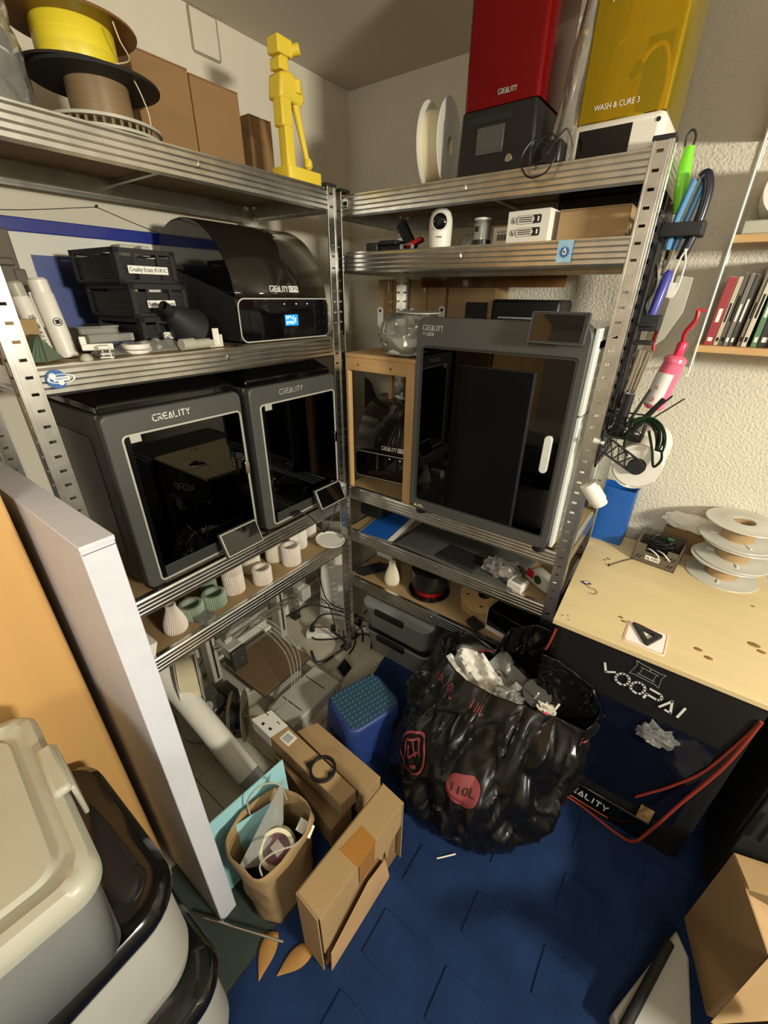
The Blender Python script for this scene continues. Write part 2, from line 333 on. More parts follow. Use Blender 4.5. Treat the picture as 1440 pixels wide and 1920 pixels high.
def make_shelf(name, label, loc, rz, levels, boardmats=None, skip=()):
    """front along +x from 0..W, front at y=0 facing -y, depth D"""
    W, D = .893, .39
    t = T(name, label, 'shelf', loc, rz)
    for k, (x, y, r) in enumerate(((0, 0, 0), (W, 0, PI/2), (W, D, PI), (0, D, -PI/2))):
        o = post0.copy(); COL.objects.link(o); o.parent = t; o.location = (x, y, 0); o.rotation_euler = (0, 0, r)
        cx = .018*(1 if x == 0 else -1); cy = .018*(1 if y == 0 else -1)
        MB().box((x+cx, y+cy, 1.803), (.041, .041, .009)).build('end_cap', 'mblack', t, bevel=.002)
        MB().box((x+cx, y+cy, .004), (.042, .042, .008)).build('foot_cap', 'mblack', t, bevel=.002)
    bl = beam_bm(W-.074).build('beam', 'steel', t, smooth=.15, loc=(.037, .0045, levels[0]))
    sb = beam_bm(D-.074).build('side_beam', 'steel', t, smooth=.15, loc=(W-.0045, .037, levels[0]), rot=(0, 0, PI/2))
    bd = MB().bb(.008, W-.008, .008, D-.008, -.0095, -.0015).build('board', 'mdf', t, loc=(0, 0, levels[0]))
    cb = MB().bb(-.006, .006, .006, D-.006, -.022, -.0098).build('crossbar', 'steel', t, loc=(W/2+.0, 0, levels[0]))
    cp_ = MB().box((0, 0, 0), (.005, .004, .012)).build('clip', 'chrome', t, loc=(W/2+.004, -.0005, levels[0]-.022), bevel=.001)
    first = True
    for z in levels:
        def put(o, loc, r=0):
            nonlocal first
            q = o.copy(); COL.objects.link(q); q.parent = t; q.location = loc; q.rotation_euler = (0, 0, r); return q
        put(bl, (W-.037, D-.0045, z), PI); put(sb, (.0045, D-.037, z), -PI/2)
        if z != levels[0]: put(bl, (.037, .0045, z)); put(sb, (W-.0045, .037, z), PI/2); put(bd, (0, 0, z)); put(cb, (W/2, 0, z)); put(cp_, (W/2+.004, -.0005, z-.022))
    return t
Lsh = make_shelf('metal_shelf', 'galvanised metal shelf along left wall holding two grey enclosed printers side by side', (0, -.893, 0), PI/2, (1.796, 1.397, .8135, .612))
Rsh = make_shelf('metal_shelf', 'galvanised metal shelf along back wall holding the single tall grey printer', (-.052, .044, 0), 0, (1.790, 1.643, .835, .631, .386))
bpy.data.objects.remove(post0)
# ================================================================== LEFT SHELF
# ---- enclosed printers (two alike)
def make_k1(y0, label, z=.8135, grp='grey enclosed printers on the left shelf'):
    """front towards +x at x=.012, width .35 from y0, depth .35"""
    t = T('enclosed_printer', label, 'printer', (0, y0, z), group=grp)
    W, D, H, f0 = .352, .35, .475, .024
    m = MB().bb(-D, -.012, 0, .018, f0, H).bb(-D, -.012, W-.018, W, f0, H).bb(-D, -D+.02, .018, W-.018, f0, H).bb(-D+.02, -.012, .018, W-.018, f0, f0+.03).bb(-D+.02, -.012, .018, W-.018, H-.02, H)
    m.build('body', 'frame2', t, bevel=.004)
    for sy in (-.0012, W-.0012): MB().bb(-D+.05, -.07, sy, sy+.0024, .1, H-.06).build('side_window', 'sideglass', t)
    o = rrect(W, H-f0, .03); 
    o = rrect(W, H-f0, .016); dw, dh = W-.040, H-f0-.060; oy, oz = .013, -.0205
    sh = lambda P: [(a+oy, b+oz) for a, b in P]
    MB().ring(o, sh(rrect(dw, dh, .012)), -.014, .012, 'x', (W/2, (H+f0)/2)).build('front_frame', 'frame', t, bevel=.006)
    MB().ring(sh(rrect(dw+.004, dh+.004, .014)), sh(rrect(dw-.006, dh-.006, .009)), .010, .0145, 'x', (W/2, (H+f0)/2)).build('door_trim', 'trim', t, bevel=.001)
    yl, yr, zb, zt = W/2+oy-dw/2, W/2+oy+dw/2, (H+f0)/2+oz-dh/2, (H+f0)/2+oz+dh/2
    MB().bb(.004, .0112, yl+.003, yr-.003, zb+.003, zb+.036).build('lower_panel', 'frame2', t, bevel=.001)
    d = MB().bb(.007, .0115, yl+.003, yr-.003, zb+.0365, zt-.003).build('door', 'smoke', t)
    MB().bb(.0116, .0128, yl+.005, yl+.016, zb+.006, zt-.005).build('hinge_strip', 'gblack', d)
    MB().bb(.0116, .0150, yl+.016, yl+.040, zt-.018, zt-.002).build('hinge_tab', 'trim', d)
    MB().prism([(a+yr-.006, b+.262) for a, b in rrect(.014, .038, .0068)], .0148, .021, 'x').build('handle', 'chrome', d, bevel=.001)
    # insides seen faintly through the glass
    MB().bb(-.30, -.02, .03, .32, .13, .136).build('bed_plate', 'pei', t)
    MB().bb(-.18, -.12, .12, .18, .36, .43).bb(-.19, -.11, .13, .17, .345, .36).build('print_head', 'black', t, bevel=.004)
    m = MB()
    for yy in (.03, .32): m.cyl((-.06, yy, .06), (-.06, yy, .42), .004).cyl((-.30, yy, .06), (-.30, yy, .42), .004)
    m.cyl((-.15, .02, .40), (-.15, .33, .40), .004); m.build('guide_rod', 'steel', t)
    MB().bb(.0, .004, .11, .17, .052, .060).build('latch_mark', 'black', t)
    # raised lid
    m = MB(); a = (-D+.01, -.005, .006, W-.006); b2 = (-D+.05, -.045, .04, W-.04)
    vs = [(a[0], a[2], H), (a[1], a[2], H), (a[1], a[3], H), (a[0], a[3], H), (a[0], a[2], H+.018), (a[1], a[2], H+.018), (a[1], a[3], H+.018), (a[0], a[3], H+.018),
          (b2[0], b2[2], H+.048), (b2[1], b2[2], H+.048), (b2[1], b2[3], H+.048), (b2[0], b2[3], H+.048)]
    fs = [(0, 3, 2, 1), (8, 9, 10, 11)]+[(i, (i+1) % 4, 4+(i+1) % 4, 4+i) for i in range(4)]+[(4+i, 4+(i+1) % 4, 8+(i+1) % 4, 8+i) for i in range(4)]
    m.add(vs, fs); m.build('lid', 'gblack', t, bevel=.003)
    for yy in (.035, W-.035):
        for xx in (-.03, -D+.04):
            MB().lathe([(.021, 0), (.023, .006), (.015, .014), (.015, f0+.004)], 20).build('foot', 'black', t, loc=(xx, yy, 0))
    logo('CREALITY', .092, .0135, .0024, t, 'lettering' if y0 < -.5 else 'greylet', (.0126, W/2-.020, H-.0235), FX)
    # tilted touch screen hung on the lower right
    s = MB().box((0, 0, 0), (.012, .132, .078)).build('screen_housing', 'frame2', t, bevel=.004, loc=(.045, W-.088, .066), rot=(.0, -.42, 0))
    MB().bb(.0062, .0078, -.062, .062, -.035, .035).build('screen_bezel', 'trim', s, bevel=.0006)
    MB().bb(.0076, .0088, -.059, .059, -.032, .032).build('screen', 'screen', s)
    MB().bb(.01, .042, W-.115, W-.06, .045, .07).build('screen_bracket', 'black', t)
    return t
k1a = make_k1(-.785, 'grey enclosed printer with black glass door, nearer the purple box')
k1b = make_k1(-.403, 'grey enclosed printer with black glass door, next to the corner post, cable plugged in front')
u = MB().box((.030, -.290, .862), (.012, .034, .012), (.0, .2, .1)).build('usb_plug', 'black', None, bevel=.003)
u.name = 'usb_stick'; tag(u, 'black usb plug sticking out below the right-hand enclosed printer door', 'plug')
tag(MB().cable([(.034, -.272, .86), (.05, -.24, .83), (.05, -.2, .77), (.03, -.16, .73), (.02, -.11, .76), (.03, -.085, .83), (.03, -.09, .87)], .0022).build('usb_cable', 'rubber'), 'thin black cable looping down over the shelf edge below the right-hand enclosed printer', 'cable')

# ---- spool dryer / feeder unit with dome (two in the scene)
def make_cfs(label, loc, rz, name='spool_feeder'):
    W, D = .352, .33
    t = T(name, label, 'feeder', loc, rz)
    side = [(0, .008), (0, .112), (-.012, .118), (-D, .205), (-D, .008)]
    m = MB().prism(side, 0, .006, 'y').prism(side, W-.006, W, 'y').bb(-D, -.001, .004, W-.004, .008, .03).bb(-D, -D+.01, .004, W-.004, .03, .2)
    m.build('body', 'mblack', t, bevel=.002)
    # dome cover swept in y
    prof = [(-.002, .117), (-.012, .165), (-.035, .215), (-.070, .258), (-.115, .288), (-.165, .304), (-.22, .306), (-.27, .296), (-.315, .268), (-D, .21)]
    prof = [(p.x, p.y) for p in smoothpts([(a, b, 0) for a, b in prof], 3)]
    n = len(prof); vs = [(x, yy, z) for yy in (.003, W-.003) for x, z in prof]
    fs = [(i, i+1, n+i+1, n+i) for i in range(n-1)]
    MB().add(vs, fs).build('dome_cover', 'smoke2', t, solid=.003, smooth=1.2)
    MB().prism([(x, z) for x, z in prof], .001, .004, 'y').build('dome_side', 'gblack', t); MB().prism([(x, z) for x, z in prof], W-.004, W-.001, 'y').build('dome_side', 'gblack', t)
    MB().prism([(a+W/2, b+.060) for a, b in rrect(W, .112, .022)], -.004, .004, 'x').build('front_panel', 'gblack', t, bevel=.002)
    MB().ring(rrect(W+.001, .113, .0225), rrect(W-.006, .106, .0195), .0035, .0055, 'x', (W/2, .060)).build('front_trim', 'trim', t)
    MB().prism([(a+W/2, b+.052) for a, b in rrect(W-.07, .066, .006)], .0042, .0052, 'x').build('front_window', 'screen', t)
    for yy in (.165, .212, .258): MB().cyl((.004, yy, .101), (.0052, yy, .101), .0013, 8).build('indicator_light', 'led', t)
    # spools inside
    cols = ('cream', 'black', 'tfil', 'white')
    for k in range(4):
        mx = Matrix.Translation((-.155, .055+k*.081, .165)) @ Matrix.Rotation(PI/2, 4, 'X')
        s = MB(); 
        for zz in (-.031, .028): s.lathe([(.03, zz), (.098, zz), (.098, zz+.003), (.03, zz+.003)], 36, mx, close=True)
        sp = s.build('spool', 'black' if k % 2 else 'cream', t); MB().lathe([(.05, -.028), (.075, -.028), (.075, .028), (.05, .028)], 30, mx, close=True).build('wound_filament', cols[k], sp)
    for yy in (.045, .13, .22, .305): MB().box((-.035, yy, .135), (.008, .006, .05), (0, -.3, 0)).build('guide_arm', 'greylet', t)
    for yy in (.04, W-.04): MB().bb(-.03, -.01, yy-.018, yy+.018, 0, .01).bb(-D+.01, -D+.03, yy-.018, yy+.018, 0, .01).build('foot', 'black', t)
    logo('CREALITY', .066, .0135, .0026, t, 'lettering', (-.0044, .157, .140), (PI/2-.2, 0, PI/2))
    b_ = MB().box((0, 0, 0), (.036, .017, .0006)).build('logo_plate', 'lettering', t, loc=(-.0046, .214, .140), rot=(PI/2-.2, 0, PI/2))
    text('CFS', .0125, b_, 'ink', (0, 0, .0009), (0, 0, 0), .030)
    return t
cfs = make_cfs('black spool feeder with smoked dome and lit blue display on the left shelf', (-.045, -.362, 1.397), 0)
l = MB().bb(.0053, .0058, .162, .214, .042, .072).build('display', 'lcd', cfs); text('27°c', .011, l, 'lcdt', (.0061, .178, .064), FX, .026, 'digits'); text('27%', .011, l, 'lcdt', (.0061, .178, .050), FX, .026, 'digits'); MB().bb(.0058, .0061, .195, .196, .046, .069).bb(.0058, .0061, .201, .204, .050, .064).build('digits', 'lcdt', l)
# ---- folding crates
def crate(name, label, loc, rz, wd, dp, h, m, holes=True, txt=None, grp=None, lm='label'):
    """front towards +x; width along y"""
    t = T(name, label, 'crate', loc, rz, grp)
    MB().bb(-dp, 0, 0, wd, 0, .004).build('base', m, t)
    for nm, fn in (('front_wall', lambda a, z, d: (d, a, z)), ('back_wall', lambda a, z, d: (-dp+.004-d, a, z))):
        q = MB(); n = 9
        q.bb(-.004, 0, 0, wd, h-.010, h) if nm == 'front_wall' else q.bb(-dp, -dp+.004, 0, wd, h-.010, h)
        x0, x1 = (-.004, 0) if nm == 'front_wall' else (-dp, -dp+.004)
        q.bb(x0, x1, 0, .014, 0, h); q.bb(x0, x1, wd-.014, wd, 0, h); q.bb(x0, x1, 0, wd, 0, .009)
        for i in range(n):
            zz = .012+i*(h-.026)/n; q.bb(x0+.0007, x1-.0007, .0145, wd*.30, zz, zz+(h-.026)/n*.55); q.bb(x0+.0007, x1-.0007, wd*.70, wd-.0145, zz, zz+(h-.026)/n*.55)
        q.bb(x0+.0003, x1-.0003, wd*.28, wd*.72, .006, h*.50); q.bb(x0+.0003, x1-.0003, wd*.28, wd*.33, .006, h); q.bb(x0+.0003, x1-.0003, wd*.67, wd*.72, .006, h)
        q.build(nm, m, t)
    for nm, y0 in (('side_wall', 0), ('side_wall', wd-.004)):
        q = MB().bb(-dp, 0, y0, y0+.004, h-.010, h).bb(-dp, -dp+.014, y0, y0+.004, 0, h).bb(-.014, 0, y0, y0+.004, 0, h).bb(-dp, 0, y0, y0+.004, 0, .009)
        for i in range(9):
            zz = .012+i*(h-.026)/9; q.bb(-dp+.0145, -.0145, y0+.0007, y0+.0033, zz, zz+(h-.026)/9*.55)
        q.build(nm, m, t)
    MB().bb(-dp+.006, -.006, .006, wd-.006, .005, h-.018).build('contents', 'black', t)
    if txt:
        b_ = MB().bb(.0002, .001, wd*.5-txt[1]/2, wd*.5+txt[1]/2, h*.30, h*.30+.016).build('name_label', lm, t); text(txt[0], .0125, b_, 'ink', (.0013, wd*.5, h*.30+.008), FX, txt[1]*.94)
    return t
cr = [('black folding crate, topmost of the stack beside the black feeder', 'Creality Ersatz K1/K1C', .098), ('black folding crate, second from top of the stack beside the black feeder', 'Bambulab Ersatz', .072), ('black folding crate at the bottom of the stack behind the black cone', 'Creality', .040)]
for (lb, tx, wl), z, yo in zip(cr, (1.397+.144, 1.397+.072, 1.397), (-.615, -.60, -.592)): crate('folding_crate', lb, (-.115, yo, z), .06, .150, .20, .072, 'mblack', txt=(tx, wl), grp='black crates stacked beside the feeder')
tag(MB().bb(-.24, -.19, -.56, -.50, 1.600, 1.626).bb(-.18, -.15, -.53, -.51, 1.600, 1.622).build('spare_part', 'cream', bevel=.003), 'small pale part showing in the handle hole of the topmost black crate', 'part')
# ---- framed picture with blue edge behind the shelf
t = T('framed_picture', 'large white picture with royal blue frame hanging on left wall', 'picture', (WX, -.70, 1.30))
MB().bb(.002, .012, -.45, .43, .01, .365).build('panel', 'paper', t)
MB().bb(.001, .022, -.46, .44, .352, .382).bb(.001, .022, -.46, .44, 0, .012).bb(.001, .022, .415, .445, .012, .352).bb(.001, .022, -.465, -.435, .012, .352).build('frame', 'dblue', t, bevel=.002)
MB().bb(.0121, .0126, .03, .24, .11, .305).build('blue_print', mat('dusty_blue_print', (72, 88, 150), .4), t)
for q in ((-.05, .23, .012), (-.03, .13, .018), (.0, .05, .02)): MB().prism([(q[0]+a, q[1]+b) for a, b in rrect(q[2]*2, q[2]*1.3, q[2]*.6)], .0121, .0126, 'x').build('grey_print', mat('pale_grey_print', (170, 168, 160), .5), t)
tag(MB().cable([(WX+.004, -.98, 1.685), (WX+.004, -.72, 1.692), (WX+.004, -.48, 1.728)], .0008, k=4).cable([(WX+.004, -.48, 1.728), (WX+.004, -.38, 1.70), (WX+.006, -.29, 1.678)], .0008, k=4).build('picture_cord', 'rubber'), 'thin dark cord hanging the blue framed picture from its nail', 'cord')
tag(MB().cyl((WX, -.48, 1.728), (WX+.009, -.48, 1.73), .003).build('nail', 'black'), 'small dark nail in left wall above the blue framed picture', 'nail')
# ---- things on the second level
t = T('clear_box', 'clear plastic box on shelf in front of the blue picture', 'box', (-.23, -.66, 1.397))
MB().ring(rrect(.11, .09, .008), rrect(.106, .086, .007), 0, .05, 'z').build('tub', 'clearp', t); MB().prism(rrect(.114, .094, .008), .05, .055, 'z').build('lid', 'clearp', t, bevel=.001)
t = T('parts_case', 'blue-grey clear case leaning beside the stacked crates', 'case', (-.16, -.655, 1.397))
MB().prism(rrect(.06, .10, .006), .0, .022, 'z').build('case', clear('blue_grey_plastic', (150, 160, 180), 1.45, .2, body=.5, bodycol=(90, 100, 130)), t, bevel=.002); MB().bb(-.03, .03, -.05, .05, .0225, .040).build('lid', 'clearp', t, bevel=.002)
for k, (y, h, r, lb, nm) in enumerate(((-.800, .118, .0155, 'cream bottle leaning left, with dark lettering up its side', 1), (-.762, .125, .019, 'white rounded bottle with a round logo, beside the cream bottle', 2))):
    t = T('bottle', lb, 'bottle', (-.11, y, 1.397), rot=(.10 if k == 0 else .08, -.05, 0))
    MB().lathe([(r, 0.001), (r, h-.004), (r*.9, h)], 28).build('body', 'white', t); MB().lathe([(r*.93, h), (r*.93, h+.022), (r*.7, h+.026)], 28).build('cap', 'cream' if k == 0 else 'white', t)
    if k == 0: text('金鼎科技', .012, t, 'ink', (r+.0004, .0, .055), (PI/2, PI/2, PI/2), .06)
    else:
        MB().ring(rrect(.016, .016, .0079), rrect(.0135, .0135, .0066), r, r+.0006, 'x', (0, .07)).build('round_logo', 'ink', t); MB().bb(r, r+.0006, -.004, .004, .066, .074).build('round_logo', 'ink', t)
t = T('fluted_scoop', 'dark sage green fan-shaped printed part at left end of the shelf', 'part', (-.055, -.825, 1.397), rz=.3)
m = MB()
for k in range(9): a = -.75+k*.19; m.prism([(.0, 0), (math.sin(a)*.050, .004), (math.sin(a+.17)*.050, .004), (.0, .052)], -.018+abs(k-4)*.001, .010-abs(k-4)*.002, 'x')
m.build('fan', mat('dark_sage_plastic', (92, 108, 88), .5), t)
t = T('toy_plane', 'small white printed toy plane on the shelf edge', 'toy', (-.045, -.725, 1.3975), rz=-.4)
MB().box((0, 0, .022), (.016, .058, .013)).prism([(-.03, .0), (-.012, .02), (.03, .02), (.03, .0)], .019, .026, 'z').box((0, -.024, .034), (.004, .012, .018)).build('body', 'white', t, bevel=.003)
MB().box((.004, .012, .0085), (.022, .02, .0025)).box((-.008, .006, .009), (.002, .002, .02)).box((.014, .02, .009), (.002, .002, .02)).bb(-.008, .014, .0, .025, 0, .0025).build('stand', 'white', t)
tag(MB().lathe([(.0, .013), (.006, .012), (.011, .006), (.012, 0)][::-1], 20).build('dome_cap', 'cream', loc=(-.03, -.758, 1.397)), 'tiny cream dome-shaped cap on the shelf edge', 'cap')
for k, (x, y, r, h, lb) in enumerate(((-.075, -.632, .030, .012, 'white flat round cap on top of another beside the crates'), (-.066, -.636, .026, .008, 'white flat round cap lying under another one'))):
    tag(MB().lathe([(r*.9, 0), (r, .003), (r, h), (r*.85, h), (r*.85, h*.6), (0, h*.6)], 30).build('jar_lid', 'white', loc=(x, y, 1.397+(.0085 if k == 0 else 0)), rot=(.0, 0, 0)), lb, 'cap')
def baggie(name, label, loc, sx, sy, h, m='bagclear', cat='bag', seed=0, rz=0, fill=None, kind=None):
    t = T(name, label, cat, loc, rz)
    def fn(u, v):
        x = (u-.5)*sx; y = (v-.5)*sy; e = max(0, 1-(2*abs(u-.5))**4)*max(0, 1-(2*abs(v-.5))**4)
        nz = noise.noise(Vector((x*25+seed, y*25, seed))); n2 = noise.noise(Vector((x*60, y*60+seed, 3)))
        return (x+.004*n2, y+.004*nz, .002+h*e*(.62+.55*nz+.25*n2) if e > 0 else .001)
    MB().grid(fn, 26, 26).build('film', m, t, smooth=1.0)
    if fill: fill(t)
    return t
def fillparts(col, n, sx, sy, s):
    def f(t):
        random.seed(n); m = MB()
        for i in range(n): m.box((random.uniform(-.35, .35)*sx, random.uniform(-.35, .35)*sy, s*.45), (s*random.uniform(.6, 1.6), s*random.uniform(.6, 1.6), s*.8), (random.random()*.3, 0, random.random()*3))
        m.build('contents', col, t, bevel=.001)
    return f
baggie('zip_bag', 'crumpled clear bag of white parts in front of the stacked crates', (-.10, -.59, 1.397), .10, .16, .030, fill=fillparts('white', 7, .08, .12, .012), seed=4)
baggie('zip_bag', 'small clear bag of screws on the left shelf beside the toy plane', (-.085, -.695, 1.397), .06, .05, .016, fill=fillparts('greylet', 9, .05, .04, .006), seed=9)
t = T('funnel', 'matt black cone-shaped funnel lying on its side against the feeder', 'funnel', (-.105, -.470, 1.440), rot=(PI/2-.55, .2, .35))
MB().lathe([(.052, 0), (.053, .004), (.020, .075), (.013, .082), (.012, .110), (.010, .110), (.011, .080), (.018, .073), (.049, .004)], 40, close=True).build('cone', 'mblack', t)
t = T('tube_clip', 'cream tube-shaped printed part lying on the shelf in front of the feeder', 'part', (-.032, -.545, 1.4112), rot=(0, 0, .1))
MB().cyl((0, 0, 0), (0, .035, 0), .0135, 28).build('tube', 'cream', t); MB().cyl((-.004, .036, -.002), (-.004, .085, -.002), .0115, 28).bb(-.016, .006, .08, .092, -.013, .006).build('clip', 'cream', t)
tag(MB().bb(-.005, .005, -.022, .008, 0, .004).bb(-.004, .0, -.014, .004, .004, .045).bb(-.006, .007, .004, .008, 0, .03).build('small_bracket', 'white', loc=(-.055, -.425, 1.397), bevel=.001), 'small white bracket standing in front of the feeder', 'bracket')
tag(MB().bb(-.004, .004, -.02, .02, 0, .006).build('usb_stick', 'black', loc=(-.03, -.39, 1.397), rot=(0, 0, .3), bevel=.001), 'thin black stick lying at the foot of the feeder', 'stick')
t = T('wall_rack', 'grey-brown printed rack standing at the far left end of the shelf', 'rack', (-.27, -.80, 1.397))
MB().bb(-.008, .008, -.05, .05, .06, .245).bb(-.01, .01, .035, .058, .13, .17).bb(.006, .020, -.03, .04, .175, .19).bb(.006, .03, .0, .055, .125, .138).bb(.006, .02, .01, .05, .05, .062).bb(-.01, .01, .02, .045, .02, .12).build('rack', 'brownbox', t, bevel=.003)
MB().bb(.008, .010, -.03, -.01, .20, .21).bb(.008, .010, -.02, .0, .15, .175).build('slot', 'ink', t)
tag(MB().bb(-.25, -.09, -.865, -.805, 1.3972, 1.475).build('small_carton', 'card', bevel=.002), 'plain cardboard box at far left end of the shelf with the feeder', 'box')
# ---- round sticker with planet on the beam
t = T('planet_sticker', 'round blue and white planet sticker on the shelf beam near the left post', 'sticker', (.003, -.832, 1.372))
MB().cyl((0, 0, 0), (.0006, 0, 0), .0175, 30).build('disc', 'stblue', t); MB().cyl((.0005, -.006, .006), (.0010, -.006, .006), .006, 12).cyl((.0005, .006, -.007), (.0010, .006, -.007), .005, 12).build('continent', 'label', t)
MB().add([(.0012, (.024*math.cos(a)*c)+.008, .009*math.sin(a)*c) for a in [2*PI*i/30 for i in range(30)] for c in (1, .86)], [(2*i, 2*i+1, (2*i+3) % 60, (2*i+2) % 60) for i in range(30)]).build('planet_ring', 'label', t)
MB().bb(.0008, .0013, -.006, .022, -.004, .004).build('planet_ring', 'label', t); text('EARTH', .006, t, 'stblue', (.0016, .008, 0), FX, .02)

# ---- top of left shelf
def spool(name, label, loc, R, h, fm, wm, rw, rot=(0, 0, 0), core='card', grp=None, th=.003, ri=.028, holes=0):
    t = T(name, label, 'spool', loc, rot=rot, group=grp)
    for z in (0, h-th):
        MB().lathe([(ri, z), (R-.001, z), (R, z+.0008), (R, z+th-.0008), (R-.001, z+th), (ri, z+th)], 56, close=True).build('flange', fm, t)
    MB().lathe([(ri, th), (ri+.003, th), (ri+.003, h-th), (ri, h-th)], 30, close=True).build('core', core, t)
    if wm: MB().lathe([(ri+.003, th)]+[(rw+(.0008 if i % 2 else 0), th+(h-2*th)*(i+.5)/14) for i in range(14)]+[(ri+.003, h-th)], 44, close=True).build('wound_filament', wm, t)
    return t
spool('filament_spool', 'spool with cream rim and taupe filament at bottom of stack on top shelf', (-.10, -.565, 1.797), .102, .0, 'cream', None, .05) if 0 else None
t = T('filament_spool', 'cream-rimmed spool of taupe filament, lower one of the stack on the top shelf', 'spool', (-.105, -.572, 1.7975))
for z in (0, .016): MB().lathe([(.03, z), (.103, z), (.103, z+.005), (.03, z+.005)], 60, close=True).build('rim', 'cream', t)
m = MB()
for i in range(40): a = 2*PI*i/40; m.cyl((.093*math.cos(a), .093*math.sin(a), .005), (.093*math.cos(a), .093*math.sin(a), .016), .003, 6)
m.build('rim_spacer', 'tfil', t); MB().lathe([(.02, .005), (.055, .005), (.055, .085), (.02, .085)], 40, close=True).build('wound_filament', 'tfil', t)
MB().lathe([(.02, .085), (.112, .085), (.113, .087), (.112, .090), (.02, .090)], 60, close=True).build('top_flange', 'mblack', t)
t = T('filament_spool', 'spool of bright yellow filament, upper one of the stack on the top shelf', 'spool', (-.115, -.590, 1.8885))
MB().lathe([(.02, 0), (.104, 0), (.105, .002), (.104, .004), (.02, .004)], 60, close=True).build('bottom_flange', mat('dark_brown_plastic', (44, 38, 32), .4), t)
MB().lathe([(.02, .004), (.066, .004), (.068, .01), (.068, .066), (.066, .07), (.02, .07)], 48, close=True).build('wound_filament', 'yfil', t)
MB().lathe([(.02, .07), (.108, .07), (.109, .072), (.108, .074), (.02, .074)], 60, close=True).build('top_flange', mat('brown_spool_plastic', (120, 82, 34), .35), t)
MB().cable([(.06, .035, .02), (.09, .05, .024), (.106, .03, .04), (.112, .02, .06)], .0012).cable([(.066, .02, .006), (.09, .045, .002), (.1, .06, -.04), (.102, .062, -.07)], .0011).build('loose_filament', 'cfil', t)
t = T('bagged_spool', 'white-rimmed spool wrapped in shiny clear bag at the left of the top shelf', 'spool', (-.12, -.80, 1.7975))
MB().lathe([(.02, 0), (.1, 0), (.1, .004), (.02, .004)], 56, close=True).build('bottom_flange', 'white', t); MB().lathe([(.02, .07), (.1, .07), (.1, .074), (.02, .074)], 56, close=True).build('top_flange', 'white', t)
MB().lathe([(.02, .004), (.07, .004), (.07, .07), (.02, .07)], 40, close=True).build('wound_filament', mat('slate_filament', (90, 92, 98), .4), t)
def fn(u, v):
    a = 2*PI*u; z = -.001+v*.10; r = .108+.007*noise.noise(Vector((math.cos(a)*5, math.sin(a)*5, z*40)))+.004*noise.noise(Vector((math.cos(a)*14, math.sin(a)*14, z*60)))
    return (r*math.cos(a), r*math.sin(a), max(.0005, z))
MB().grid(fn, 60, 14, True).build('wrapping_bag', 'bagclear', t, smooth=.9)
t = T('bagged_spool', 'spool of dark filament in clear bag stacked above the white-rimmed one', 'spool', (-.13, -.80, 1.90))
MB().lathe([(.02, 0), (.1, 0), (.1, .004), (.02, .004)], 56, close=True).build('bottom_flange', 'brownbox', t); MB().lathe([(.02, .004), (.075, .004), (.075, .06), (.02, .06)], 40, close=True).build('wound_filament', 'tfil', t); MB().lathe([(.02, .06), (.1, .06), (.1, .064), (.02, .064)], 56, close=True).build('top_flange', 'brownbox', t)
MB().grid(lambda u, v: (lambda a, z: ((.107+.008*noise.noise(Vector((math.cos(a)*5, math.sin(a)*5, z*40+9))))*math.cos(a), (.107+.008*noise.noise(Vector((math.cos(a)*5, math.sin(a)*5, z*40+9))))*math.sin(a), z))(2*PI*u, v*.09), 60, 12, True).build('wrapping_bag', 'bagclear', t, smooth=.9)
def carton(name, label, x0, x1, y0, y1, z0, h, m='card', grp=None, seam='x', rz=0, tape=True):
    cx, cy = (x0+x1)/2, (y0+y1)/2; t = T(name, label, 'box', (cx, cy, z0), rz, grp); a, b = (x1-x0)/2, (y1-y0)/2
    MB().bb(-a, a, -b, b, 0, h-.003).build('body', m, t, bevel=.002)
    if seam == 'x': MB().bb(-a, a, -b, -.0008, h-.003, h).build('flap', m, t, bevel=.0008); MB().bb(-a, a, .0008, b, h-.003, h).build('flap', m, t, bevel=.0008)
    else: MB().bb(-a, -.0008, -b, b, h-.003, h).build('flap', m, t, bevel=.0008); MB().bb(.0008, a, -b, b, h-.003, h).build('flap', m, t, bevel=.0008)
    if tape:
        if seam == 'x': MB().bb(-a-.0004, a+.0004, -.012, .012, h, h+.0004).bb(a, a+.0004, -.012, .012, h-.04, h).build('tape', 'tape', t)
        else: MB().bb(-.012, .012, -b-.0004, b+.0004, h, h+.0004).bb(-.012, .012, -b-.0004, -b, h-.04, h).build('tape', 'tape', t)
    return t
carton('cardboard_box', 'brown cardboard box on the top shelf just behind the spools', -.35, -.16, -.46, -.325, 1.795, .195, 'card2', tape=False, grp=None)
carton('cardboard_box', 'brown cardboard box on the top shelf, middle one of three by the yellow figure', -.35, -.16, -.322, -.185, 1.795, .190, 'card2', tape=False)
carton('cardboard_box', 'darker brown cardboard box on the top shelf right behind the yellow figure', -.36, -.21, -.115, -.035, 1.795, .175, 'card2', tape=False)
carton('cardboard_box', 'plain cardboard box at the wall end of the top left shelf', -.36, -.18, -.70, -.56, 1.985, .10, tape=False) if 0 else None
